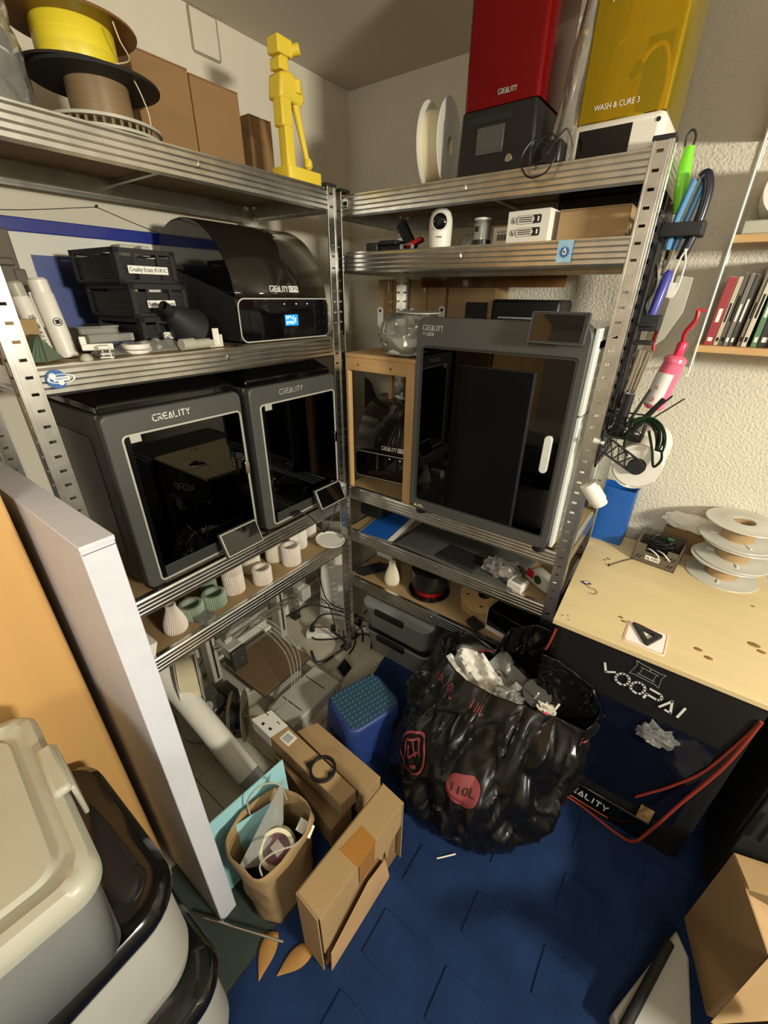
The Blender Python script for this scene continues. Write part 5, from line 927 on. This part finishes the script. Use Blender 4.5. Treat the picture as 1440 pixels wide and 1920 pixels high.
# sockets and cables
for k, (x, y, n, lb) in enumerate(((-.16, -.03, 3, 'white power strip on the floor behind the corner post'), (-.02, .13, 2, 'second white power strip on the floor under right shelf'))):
    t = T('power_strip', lb, 'power strip', (x, y, 0), rz=.6); MB().bb(-.027*n, .027*n, -.025, .025, 0, .032).build('body', 'white', t, bevel=.005)
    for i in range(n):
        s = MB().lathe([(.019, .0325), (.019, .034), (.016, .034), (.015, .030), (0, .030)], 24).build('socket', 'white', t, loc=((i-(n-1)/2)*.052, 0, 0))
        if i != 1: 
            pl = MB().lathe([(.013, .033), (.014, .045), (.010, .062), (.005, .072)], 16).build('plug', 'black', t, loc=((i-(n-1)/2)*.052, 0, 0))
cabs = [([(-.20, -.06, .07), (-.16, -.02, .13), (-.08, .04, .12), (-.02, .1, .03), (.03, .05, .008)], .004), ([(-.12, .0, .07), (-.06, -.06, .11), (.0, -.04, .05), (-.02, -.10, .012), (-.05, -.18, .010), (-.10, -.17, .05)], .007), ([(-.43, -.30, .30), (-.36, -.24, .16), (-.30, -.12, .12), (-.22, -.05, .18), (-.15, .05, .12), (-.06, .12, .07)], .004),
        ([(-.38, -.50, .18), (-.36, -.38, .14), (-.33, -.22, .20), (-.28, -.08, .22), (-.18, .02, .18), (-.10, .0, .07)], .003), ([(-.35, -.6, .1), (-.34, -.42, .28), (-.30, -.3, .34)], .0025), ([(-.05, .16, .07), (.0, .24, .14), (.04, .3, .25), (.02, .35, .35)], .004), ([(.0, .16, .06), (.06, .1, .09), (.10, .12, .25), (.09, .2, .37)], .0035), ([(-.12, .12, .012), (.0, .03, .010), (.03, -.05, .010)], .004), ([(-.25, -.02, .02), (-.18, -.08, .012), (-.1, -.03, .012), (.02, .10, .012), (.10, .03, .02)], .004),
        ([(-.30, .1, .3), (-.2, .05, .16), (-.1, .1, .1), (-.02, .13, .07)], .003), ([(-.09, .04, .02), (-.02, -.01, .05), (.02, .06, .09), (.04, .13, .06)], .003)]
clb = ['black cable looping from the rear power strip towards the corner post', 'thickest black cable curving over the tiles beside the open printer screen', 'black cable dropping down left wall and over to the rear power strip', 'thin black cable running behind the open printer columns', 'thinnest black cable rising at the left behind the print head', 'black cable rising from the second power strip towards the lowest right shelf', 'black cable arching up beside the clear tubs under right shelf', 'short black cable lying on the tiles in front of the corner post foot', 'black cable lying flat along the tiles past both power strips', 'thin black cable hanging from left wall down to the second power strip', 'thin black cable bridging between the two power strips']
for i, (pts, r) in enumerate(cabs): tag(MB().cable(pts, r, 7).build('power_cable', 'rubber'), clb[i], 'cable', 'black power cables around the power strips')
tag(MB().prism([(-.08, 0), (.08, 0), (.05, .56), (-.05, .56)], -.006, .006, 'y').build('white_cover', 'white', loc=(-.20, .10, .0), rot=(-.10, 0, .5), bevel=.003), 'tall narrow white board leaning in the corner behind the posts', 'board')
tag(MB().bb(-.43, -.40, -.70, .30, .02, .10).build('cable_duct', 'white', bevel=.004), 'long white cable duct along the left wall near the floor', 'duct')
tag(MB().bb(-.37, -.355, -.62, .0, .17, .21).build('white_rail', 'binw', bevel=.002), 'pale horizontal rail along the left wall behind the open printer', 'rail')

# ================================================================== stool
t = T('step_stool', 'blue children step stool with grip dots on its top', 'stool', (.338, -.322, .006), rz=-.32)
o = rrect(.20, .235, .045, 6); n = len(o); vs = []
lv = [(1.10, 0), (1.02, .10), (.98, .165), (.96, .180), (.90, .187)]
for k, z in lv: vs += [(a*k*(1-.04*math.sin((b/.235+.5)*PI)), b*k, z) for a, b in o]
MB().add(vs, [(q*n+i, q*n+(i+1) % n, (q+1)*n+(i+1) % n, (q+1)*n+i) for q in range(len(lv)-1) for i in range(n)]+[tuple((len(lv)-1)*n+i for i in range(n)), tuple(range(n))[::-1]]).build('body', 'stool', t, smooth=.9)
MB().prism([(a*.86, b*.86) for a, b in o], .187, .189, 'z').build('grip_mat', 'gripbase', t)
dots = MB().lathe([(.0056, 0), (.0045, .003), (.0, .004)], 8).build('grip_dot', 'teal', t, loc=(0, 0, .189))
first = True
for i in range(9):
    for j in range(11):
        x = (i-4)*.0185; y = (j-5)*.0180
        if first: dots.location = (x, y, .189); first = False
        else: q = dots.copy(); COL.objects.link(q); q.parent = t; q.location = (x, y, .189)
for z_, x_ in ((.08, -.035), (.08, -.005)): MB().cyl((x_, -.124, z_), (x_, -.1215, z_), .008, 16).build('drain_hole', 'ink', t)
# ================================================================== cardboard boxes by the stool
def ocarton(label, pts, z0, z1, m='card', name='flat_carton', lid=True):
    t = T(name, label, 'box', (pts[0][0], pts[0][1], z0)); q = [(a-pts[0][0], b-pts[0][1]) for a, b in pts]
    MB().prism(q, 0, z1-z0-.002, 'z').build('body', m, t, bevel=.002); c = (sum(a for a, b in q)/4, sum(b for a, b in q)/4)
    MB().prism([(c[0]+(a-c[0])*.994, c[1]+(b-c[1])*.985) for a, b in q], z1-z0-.0015, z1-z0, 'z').build('top_flap', m, t)
    return t
ocarton('long cardboard box with shipping label, lying on two others beside the blue stool', [(.072, -.620), (.100, -.556), (.520, -.585), (.510, -.642)], .140, .200)
tt = bpy.data.objects['flat_carton']
MB().prism([(.004, -.001), (.030, .064), (.125, .058), (.110, -.006)], .0601, .0606, 'z').prism([(.006, -.0022), (.108, -.0075), (.108, -.0066), (.006, -.0012)], .012, .060, 'z').build('shipping_label', 'paper', tt)
lb_ = MB().box((.160, .028, .0603), (.046, .038, .001), (0, 0, -.05)).build('barcode_label', 'label', tt); m = MB(); [m.bb(.144+i*.0046, .1454+i*.0046+(i % 2)*.0006, .014, .040, .0606, .0612) for i in range(7)]; m.build('barcode', 'ink', lb_)
MB().box((.05, .012, .0609), (.010, .010, .0006)).box((.085, .014, .0609), (.012, .008, .0006)).box((.03, .045, .0609), (.02, .003, .0006)).box((.09, .046, .0609), (.016, .003, .0006)).build('label_print', 'ink', tt)
ocarton('cardboard box behind, under the long one, touching the blue stool', [(.20, -.530), (.235, -.462), (.535, -.480), (.525, -.560)], .006, .138)
ocarton('darker cardboard box in front, under the long one, nearest the paper bag', [(.185, -.625), (.19, -.575), (.505, -.592), (.500, -.680)], .006, .110, 'card2')
t = T('black_ring', 'black heart-like printed ring with pointed lug lying on the long cardboard box', 'ring', (.398, -.600, .2005), rz=.9)
ou = []; inr = []
for i in range(60):
    a = 2*PI*i/60; ro = .042+(.016*max(0, 1-abs((a-2.6))/.28) if abs(a-2.6) < .28 else 0); ri = .034-(.013*math.exp(-((a-5.4)/.22)**2)); ou.append((ro*math.cos(a), ro*math.sin(a))); inr.append((ri*math.cos(a), ri*math.sin(a)))
MB().ring(ou, inr, 0, .010, 'z').build('ring', 'black', t, bevel=.001)
# ---- tall carton lying open in front
t = T('open_carton', 'battered brown cardboard box with torn open side standing on the blue carpet', 'box', (.635, -.725, .008), rz=-.02)
MB().prism([(-.040, -.155), (.036, -.158), (.043, .152), (-.030, .158)], .286, .292, 'z').build('top_panel', 'card', t, bevel=.001); MB().prism([(-.044, -.155), (-.040, -.155), (-.030, .158), (-.034, .158)], 0, .288, 'z').build('side_panel', 'card', t); MB().prism([(-.044, -.158), (.030, -.162), (.030, -.158), (-.044, -.154)], 0, .288, 'z').build('end_panel', 'card', t, bevel=.0008); MB().prism([(-.034, .156), (.043, .150), (.043, .154), (-.034, .160)], 0, .288, 'z').build('end_panel', 'card', t)
MB().bb(-.04, .03, -.15, .15, 0, .004).build('bottom_panel', 'card2', t)
MB().prism([(-.158, .286), (-.158, .11), (-.02, .20), (-.018, .286)], .034, .037, 'x').prism([(-.016, .286), (-.016, .19), (.04, .2), (.06, .15), (.075, .17), (.085, .10), (.10, .16), (.154, .18), (.154, .286)], .037, .040, 'x').build('torn_flap', 'card', t)
MB().prism([(-.150, .0), (-.145, .09), (.0, .16), (.07, .14), (.09, .02), (.09, .0)], .043, .046, 'x').build('lower_flap', mat('pale_inner_cardboard', (186, 150, 110), .85), t)
MB().bb(-.02, .03, -.14, .14, .01, .27).build('inner_dark_insert', 'card2', t)
MB().prism([(-.020, -.035), (.041, -.035), (.043, .035), (-.010, .04)], .2922, .2927, 'z').bb(.0402, .0407, -.03, .03, .20, .29).build('tape', 'tape', t)
# ---- paper bag
t = T('paper_bag', 'brown paper carrier bag with twisted handles full of rubbish beside the torn box', 'bag', (.445, -.845, .006))
pb = [(-.080, -.075), (-.095, .0), (-.078, .085), (-.015, .115), (.045, .108), (.070, .060), (.068, -.02), (.055, -.070), (-.01, -.082)]
pb = [(p.x, p.y) for p in smoothpts([(a, b, 0) for a, b in pb+[pb[0]]], 4)[:-1]]; n = len(pb)
def pbf(u, v):
    i = int(round(u*n)) % n; k = .80+.20*v; nz = noise.noise(Vector((pb[i][0]*18, pb[i][1]*18, v*5))); return (pb[i][0]*k+.012*nz*v+.01*(1-v), pb[i][1]*k+.012*nz, v*.29+.010*noise.noise(Vector((pb[i][0]*30, pb[i][1]*30, 7)))*v)
mm = MB(); mm.grid(pbf, n, 12, True); mm.add([pbf(i/n, 0) for i in range(n)], [tuple(range(n))]).build('bag', 'kraft', t, solid=.0012, smooth=.7)
MB().cable([(-.085, .01, .26), (-.088, .015, .33), (-.070, .05, .365), (-.045, .085, .345), (-.035, .095, .27)], .0022).build('handle', 'cream', t); MB().cable([(.055, -.060, .27), (.045, -.055, .315), (.060, -.02, .33), (.072, .02, .30), (.070, .045, .28)], .0022).build('handle', 'cream', t)
t = T('turquoise_folder', 'pale turquoise card folder standing behind the paper bag', 'folder', (.345, -.800, .006), rot=(0, -.04, -.10)); MB().bb(-.002, .002, -.13, .10, 0, .32).bb(-.010, -.007, -.125, .095, 0, .305).build('cover', 'cyan', t); MB().bb(-.0065, -.0025, -.10, .09, .002, .31).build('pages', 'paper', t)
tag(MB().box((0, 0, .11), (.0015, .12, .15)).build('turquoise_sheet', 'cyan', loc=(.400, -.825, .10), rot=(.1, -.15, -.4)), 'turquoise sheet inside the paper bag', 'sheet')
tag(MB().prism([(-.09, 0), (.10, .09), (.05, .0), (-.02, -.06)], 0, .001, 'x').build('white_sheet', 'milky', loc=(.435, -.840, .265), rot=(.1, -.55, -.15)), 'translucent pointed sheet sticking out of the paper bag', 'sheet')
t = T('tape_roll', 'roll of cream masking tape with maroon core in the paper bag', 'tape', (.465, -.835, .245), rot=(.5, .45, 0)); MB().lathe([(.036, -.014), (.046, -.014), (.046, .014), (.036, .014)], 44, close=True).build('tape', 'cfil', t); MB().lathe([(.0, -.005), (.0355, -.005), (.0355, .0), (.0, .0)], 36).build('core_label', mat('maroon_label', (110, 62, 66), .5), t); MB().box((0, 0, .0012), (.030, .026, .001)).build('label', 'blush', t)
tag(MB().box((0, 0, 0), (.045, .03, .003), (.2, .1, 0)).build('white_card', 'paper', loc=(.496, -.765, .262), rot=(0, .5, .4)), 'small white card beside the tape roll in the paper bag', 'card')
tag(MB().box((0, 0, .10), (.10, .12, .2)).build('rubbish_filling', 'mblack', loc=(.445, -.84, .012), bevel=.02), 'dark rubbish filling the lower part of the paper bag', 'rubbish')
for k, (x, y, rz, lb) in enumerate(((.520, -.950, .5, 'pointed orange-brown paper scrap on the floor below the paper bag'), (.590, -.915, -.3, 'second orange-brown paper scrap beside the torn box'))):
    tag(MB().grid(lambda u, v: ((u-.5)*.052*(1-v**2*.9)*(.6+.8*v*(1-v)*2), v*.088-.04+.006*u, .003+.008*math.sin(u*PI)*(1-v)+.006*v*(1-v)), 10, 10).build('paper_scrap', mat('ochre_paper', (164, 120, 62), .8), loc=(x, y, .006), rot=(0, 0, rz+PI), solid=.001), lb, 'scrap')
tag(MB().cyl((.345, -1.012, .045), (.552, -.918, .050), .0035, 10).build('metal_rod', 'steel'), 'thin metal rod sticking out on the floor below the purple box', 'rod')
tag(MB().cyl((.772, -.512, .010), (.812, -.468, .010), .0022, 8).build('white_stick', 'white'), 'short white stick lying on the blue carpet', 'stick')

# ================================================================== bin bag
random.seed(5)
rim = [(0, (1.065, -.070, .44)), (30, (1.01, -.015, .53)), (60, (.90, .012, .565)), (90, (.80, .020, .565)), (110, (.725, .0, .52)), (122, (.700, -.03, .43)), (145, (.590, -.075, .50)), (172, (.525, -.110, .46)), (200, (.560, -.155, .42)), (235, (.64, -.205, .435)), (265, (.75, -.215, .43)), (290, (.87, -.215, .455)), (315, (.95, -.205, .465)), (340, (1.03, -.150, .41)), (360, (1.065, -.070, .44))]
def rimp(a):
    a %= 360
    for i in range(len(rim)-1):
        if rim[i][0] <= a <= rim[i+1][0]:
            k = (a-rim[i][0])/(rim[i+1][0]-rim[i][0]); k = k*k*(3-2*k); return Vector(rim[i][1]).lerp(Vector(rim[i+1][1]), k)
def bagp(u, v, off=0):
    """u around 0..1, v 0 bottom centre .. 1 rim"""
    a = 2*PI*u; R = rimp(360*u); c = Vector((.735, -.225, 0)); d = Vector((math.cos(a), math.sin(a), 0))
    rx, ry = .275, .255
    if v < .14: p = c+Vector((d.x*rx, d.y*ry, 0))*(v/.14)*.93; z = .010
    else:
        w = (v-.14)/.86; foot = c+Vector((d.x*rx, d.y*ry, 0)); bul = 1+.10*math.sin(PI*min(1, w*1.15)); e = w**1.6
        f2 = c+Vector((d.x*rx*bul, d.y*ry*bul, 0)); p = f2.lerp(Vector((R.x, R.y, 0)), e); z = .012+(R.z-.012)*(w**.92)
        if w < .12: p = c+(p-c)*(.93+.07*w/.12)
    q = Vector((d.x*2.2, d.y*2.2, z*5)); w2 = min(1, v*3)
    fold = abs(noise.noise(q*1.3+Vector((3, 1, 0))))*.075-.022+abs(noise.noise(q*2.3+Vector((0, 5, 2))))*.030-abs(noise.noise(Vector((d.x*4+z*5, d.y*4-z*3, z*3))))*.028
    sh = min(1, (1-v)*4+.25) if v > .14 else .4
    n1 = noise.noise(q*1.5+Vector((7, 0, 1))); n2 = noise.noise(Vector((d.x*3-z*4, d.y*3+z*6, z*2+4)))
    fold += .012*math.exp(-(n1/.07)**2)+.008*math.exp(-(n2/.06)**2)-.006
    fold *= sh*.8
    for (uu, vv, su, sv) in ((.66, .52, .05, .13), (.77, .55, .045, .11), (.655, .93, .03, .07), (.73, .93, .03, .07), (.60, .90, .03, .07)): fold *= 1-.80*math.exp(-((u-uu)/su)**2-((v-vv)/sv)**2)
    p = p+d*(fold*w2-off*-1)
    z += (.010*noise.noise(q*2)*sh if v > .16 else 0)
    if p.y > .030: p.y = .030
    if p.x > .86 and p.y > -.10 and z < .69: p.y = min(p.y, -.098) if z < .30 else p.y
    if p.x > .855 and p.y > -.092: p.y = -.094-.01*abs(noise.noise(q*5))
    return Vector((p.x, p.y, max(.0115, z)))
t = T('rubbish_bag', 'large open black bin bag with faded pink print standing on the blue carpet', 'bag', (0, 0, 0))
MB().grid(lambda u, v: bagp(u, v), 230, 110, True).build('bag', 'trash', t, solid=.001, smooth=.5)
def bagtext(txt, size, uc, vc, rot, m='pinkprint', width=None, extra=None, off=.0035):
    me = tmesh(txt, size, width, depth=0) if not extra else extra
    bm = bmesh.new(); bm.from_mesh(me)
    for _ in range(2): bmesh.ops.subdivide_edges(bm, edges=[e for e in bm.edges if e.calc_length() > .006], cuts=2, use_grid_fill=True)
    for v in bm.verts:
        x, y = v.co.x, v.co.y; x, y = x*math.cos(rot)-y*math.sin(rot), x*math.sin(rot)+y*math.cos(rot)
        uu = uc+x/(2*PI*.28); vv = vc+y/.58; e = .002
        p = bagp(uu, vv); du = bagp(uu+e, vv)-p; dv = bagp(uu, vv+e)-p; nn = du.cross(dv).normalized()
        v.co = p+nn*off
    me2 = bpy.data.meshes.new('print'); bm.to_mesh(me2); bm.free(); me2.materials.clear(); me2.materials.append(M[m]); o = bpy.data.objects.new('print', me2); COL.objects.link(o); o.parent = t
def flatmesh(b):
    me = bpy.data.meshes.new('f'); me.from_pydata(b.v, [], b.f); return me
bagtext('110L', .044, .655, .91, -.1); bagtext('110L', .042, .73, .91, 0); bagtext('110L', .036, .60, .90, .2); bagtext('110L', .036, .97, .90, -.2)
def ringm(R0, R1, n=96): return MB().add([((R0 if k else R1)*math.cos(2*PI*i/n), (R0 if k else R1)*math.sin(2*PI*i/n), 0) for i in range(n) for k in (0, 1)], [(2*i, 2*i+1, (2*i+3) % (2*n), (2*i+2) % (2*n)) for i in range(n)])
def bars(L):
    m = MB()
    for (x0, y0), (x1, y1), w_ in L:
        d = Vector((x1-x0, y1-y0)).normalized()*w_/2; m.add([(x0-d.y, y0+d.x, 0), (x0+d.y, y0-d.x, 0), (x1+d.y, y1-d.x, 0), (x1-d.y, y1+d.x, 0)], [(0, 1, 2, 3)])
    return m
bagtext('', 0, .66, .52, 0, extra=flatmesh(ringm(.056, .064))); bagtext('', 0, .66, .52, 0, extra=flatmesh(bars([((-.04, .016), (0, .044), .008), ((0, .044), (.036, .016), .008), ((-.04, .016), (-.016, -.04), .008), ((.016, -.044), (.04, -.016), .008), ((-.024, .008), (.0, -.024), .007), ((.0, -.024), (.024, .016), .007), ((-.016, .024), (.024, .0), .007)])))
bagtext('', 0, .77, .55, 0, extra=flatmesh(MB().grid(lambda u, v: ((.001+.044*v)*math.cos(2*PI*u), (.001+.044*v)*math.sin(2*PI*u), 0), 48, 8, True)))
for u_ in (.76,): pass
b4 = tmesh('110L', .034, None, depth=0); bagtext('', 0, .77, .55, .15, m='ink', extra=b4, off=.0055)
bpy.context.view_layer.update()
# rubbish in the bag
M['inner'] = M['trash']
t = T('foam_sheet', 'white crumpled foam sheet at the left of the bin bag opening', 'sheet', (.66, -.10, .36)); MB().grid(lambda u, v: ((u-.5)*.20, (v-.5)*.12, .03*noise.noise(Vector((u*4, v*4, 1)))+.01*noise.noise(Vector((u*12, v*12, 1)))), 22, 16).build('sheet', 'paper', t, rot=(.5, .25, -.5), solid=.002)
t = T('clear_packaging', 'clear plastic packaging sheet with white label in the bin bag', 'packaging', (.80, -.09, .37)); MB().grid(lambda u, v: ((u-.5)*.24, (v-.5)*.13, .03*noise.noise(Vector((u*4, v*4, 8)))), 22, 16).build('sheet', 'milky', t, rot=(.45, .1, -.35)); MB().bb(.0, .025, -.01, .01, .034, .035).build('label', 'label', t, rot=(.45, .1, -.35))
crumple('crumpled_film', 'crumpled clear film scrap at the front of the bin bag opening', (.80, -.155, .36), .04, .03, .05, 'bagclear', seed=2, amp=.4, nu=36, nv=16, cat='film')
random.seed(11)
t = T('plastic_offcuts', 'knot of pale plastic offcuts at the right of the bin bag opening', 'offcuts', (.91, -.130, .37)); m = MB()
for i in range(9): p = [Vector((random.uniform(-.03, .03), random.uniform(-.025, .025), random.uniform(0, .05))) for _ in range(4)]; m.cable(p, .0035, 6, 5)
m.bb(-.02, .02, -.015, .015, 0, .03).build('offcut', 'ivory', t); MB().tube([(-.04, 0, .04), (-.03, -.01, .08)], .003, 6).tube([(.05, -.02, .02), (.085, -.04, .005)], .003, 6).build('stick', 'white', t)
tag(MB().lathe([(.04, 0), (.045, .10), (.043, .105), (0, .105)], 30).build('grey_tub', 'frame2', loc=(.855, -.065, .33), rot=(.5, .2, 0)), 'dark grey tub in the shadow at the back of the bin bag', 'tub')
tag(MB().lathe([(.17, 0), (.20, .05), (.14, .09), (0, .11)], 30).build('rubbish_heap', 'mblack', loc=(.78, -.16, .22), smooth=1), 'dark heap of rubbish down inside the bin bag', 'rubbish')
tag(MB().box((0, 0, 0), (.05, .008, .003)).build('red_strip', 'rred', loc=(.665, -.045, .42), rot=(.2, -.3, .2)), 'thin red strip at the left of the bin bag opening', 'strip'); tag(MB().box((0, 0, 0), (.045, .014, .004)).build('pink_strip', 'hotpink', loc=(.93, -.17, .40), rot=(.2, .5, -.5)), 'pink strip at the right of the bin bag opening', 'strip')

# ================================================================== LEFT FOREGROUND
t = T('wardrobe', 'warm beech wardrobe filling the left edge behind the bins', 'wardrobe', (.118, -1.0, 0))
MB().bb(-.55, 0, -.022, 0, 0, 2.05).bb(-.55, 0, -.90, -.878, 0, 2.05).bb(-.55, 0, -.878, -.022, 2.03, 2.05).bb(-.55, 0, -.878, -.022, 0, .05).bb(-.55, -.54, -.878, -.022, .05, 2.03).build('carcass', 'wardrobe', t, bevel=.001)
for y0 in (-.895, -.447): d_ = MB().bb(0.001, .019, y0, y0+.442, .05, 2.045).build('door', 'wardrobe', t, bevel=.001); MB().cyl((.019, y0+(.40 if y0 < -.5 else .04), 1.0), (.040, y0+(.40 if y0 < -.5 else .04), 1.0), .012, 18).build('knob', 'chrome', d_)
t = T('flat_lavender_box', 'tall flat pale lavender cardboard box wedged between wardrobe and left shelf', 'box', (.375, -.960, .004))
MB().bb(-.62, 0, -.025, .022, 0, 1.20).build('body', 'lav', t, bevel=.002); MB().bb(-.62, .0006, -.0255, .0225, 1.192, 1.2005).build('lid_flap', 'lav', t, bevel=.001); MB().bb(.0002, .0008, -.024, .021, 1.186, 1.1868).build('seam', 'ink', t)
# storage bins: local +x toward the room, right (+y) end near the box
def lidbin(label, loc, L, Wd, h, rz, wall, lid, grp=None):
    t = T('storage_bin', label, 'bin', loc, rz, grp); o = rrect(L, Wd, .07, 8); n = len(o); vs = []; lv = [(.90, .0), (.97, .02), (1, .06), (1, h)]
    for k, z in lv: vs += [(a*k, b*k, z) for a, b in o]
    MB().add(vs, [(q*n+i, q*n+(i+1) % n, (q+1)*n+(i+1) % n, (q+1)*n+i) for q in range(3) for i in range(n)]+[tuple(3*n+i for i in range(n)), tuple(range(n))[::-1]]).build('tub', wall, t, smooth=.9)
    vs = []; lv = [(1.005, h-.02), (1.045, h-.012), (1.06, h+.0), (1.05, h+.014), (1.0, h+.024), (.90, h+.018), (.86, h+.022), (.5, h+.028)]
    for k, z in lv: vs += [(a*k, b*k, z) for a, b in o]
    q_ = MB().add(vs, [(q*n+i, q*n+(i+1) % n, (q+1)*n+(i+1) % n, (q+1)*n+i) for q in range(len(lv)-1) for i in range(n)]+[tuple((len(lv)-1)*n+i for i in range(n))]).build('lid', lid, t, smooth=.9)
    return t, q_
b1, q_ = lidbin('white storage bin with black lid, lowest of the bin stack at the lower left', (.375, -1.29, .006), .40, .46, .30, 0, 'binw', 'binlid', 'white bins with black lids')
b2, q_ = lidbin('white storage bin with glossy black lid, carrying the cream-lidded box', (.350, -1.275, .335), .375, .42, .275, 0, 'binw', 'binlid', 'white bins with black lids')
MB().lathe([(.0, .0), (.035, .0), (.036, .003), (.034, .005), (0, .004)], 30, Matrix.Diagonal((1, 1.3, 1, 1))).build('grip_recess', 'black', q_, loc=(.115, .145, .292))
t = T('clear_storage_box', 'translucent grey storage box with cream lid on top of the bin stack', 'box', (.385, -1.270, .640), rz=-.08)
o = rrect(.345, .30, .035, 8); n = len(o); vs = []
for k, z in ((.88, 0), (.90, .004), (.965, .20)): vs += [(a*k, b*k, z) for a, b in o]
MB().add(vs, [(q*n+i, q*n+(i+1) % n, (q+1)*n+(i+1) % n, (q+1)*n+i) for q in range(2) for i in range(n)]+[tuple(range(n))[::-1]]).build('tub', 'milky', t, smooth=.9)
MB().box((0, 0, .08), (.24, .20, .14)).build('contents', 'frame', t, bevel=.01)
vs = []; lv = [(1.0, .196), (1.035, .198), (1.045, .210), (1.045, .224), (1.0, .236), (.93, .238), (.87, .228), (.80, .228), (.78, .238), (.4, .240)]
for k, z in lv: vs += [(a*k, b*k, z) for a, b in o]
ld = MB().add(vs, [(q*n+i, q*n+(i+1) % n, (q+1)*n+(i+1) % n, (q+1)*n+i) for q in range(len(lv)-1) for i in range(n)]+[tuple((len(lv)-1)*n+i for i in range(n))]).build('lid', 'cream', t, smooth=.8)
MB().bb(-.06, .04, .140, .164, .232, .248).build('latch', 'cream', t, bevel=.006); MB().bb(-.06, .04, .160, .167, .17, .24).build('latch', 'cream', t, bevel=.003)

# ================================================================== RIGHT FOREGROUND
t = T('open_cardboard_box', 'large open cardboard box at the lower right edge', 'box', (1.39, -.225, .010))
e1 = Vector((.055, -.175, 0)); e2 = Vector((.955, .295, 0))*.30; hb = .345
def wallq(nm, a, b_, z0=0, z1=hb, m='card'):
    d = (b_-a).normalized(); n_ = Vector((-d.y, d.x, 0))*.002; return MB().prism([((a+n_).x, (a+n_).y), ((a-n_).x, (a-n_).y), ((b_-n_).x, (b_-n_).y), ((b_+n_).x, (b_+n_).y)], z0, z1, 'z').build(nm, m, t)
O_ = Vector((0, 0, 0)); wallq('side_panel', O_, e1); wallq('side_panel', O_, e2); wallq('side_panel', e1, e1+e2); wallq('side_panel', e2, e1+e2)
MB().prism([(0, 0), (e1.x, e1.y), ((e1+e2).x, (e1+e2).y), (e2.x, e2.y)], 0, .004, 'z').build('bottom_panel', 'card', t)
def flap4(P, m='card'):
    return MB().add(P, [(0, 1, 2, 3)]).build('flap', m, t, solid=.004, smooth=0)
flap4([(0, 0, hb), (e2.x, e2.y, hb), (e2.x+.02, e2.y-.065, hb+.02), (.022, -.072, hb+.01)])
flap4([(e1.x, e1.y, hb), ((e1+e2).x, (e1+e2).y, hb), ((e1+e2).x-.02, (e1+e2).y-.24, hb-.03), (-.035, -.345, hb-.01)])
flap4([(.022, -.075, hb-.004), (e1.x*.98, e1.y*.98, hb-.004), (.14, -.12, hb-.05), (.10, -.04, hb-.05)], mat('pale_inner_cardboard', (186, 152, 112), .85))
t = T('pale_case', 'pale grey case on the floor in front of the lower right cardboard box', 'case', (0, 0, .011)); MB().prism([(1.362, -.295), (1.392, -.338), (1.405, -.475), (1.28, -.58), (1.255, -.55)], 0, .050, 'z').build('case', 'binw', t, bevel=.006)
tag(MB().cyl((1.345, -.345, .078), (1.275, -.575, .078), .011, 14).build('pole', 'mblack'), 'slim black pole lying across the pale case at lower right', 'pole')
tag(MB().cyl((1.30, -.655, .415), (1.46, -.530, .425), .016, 16).build('bar', 'mblack'), 'thick black bar in the bottom right corner over the box flap', 'bar')
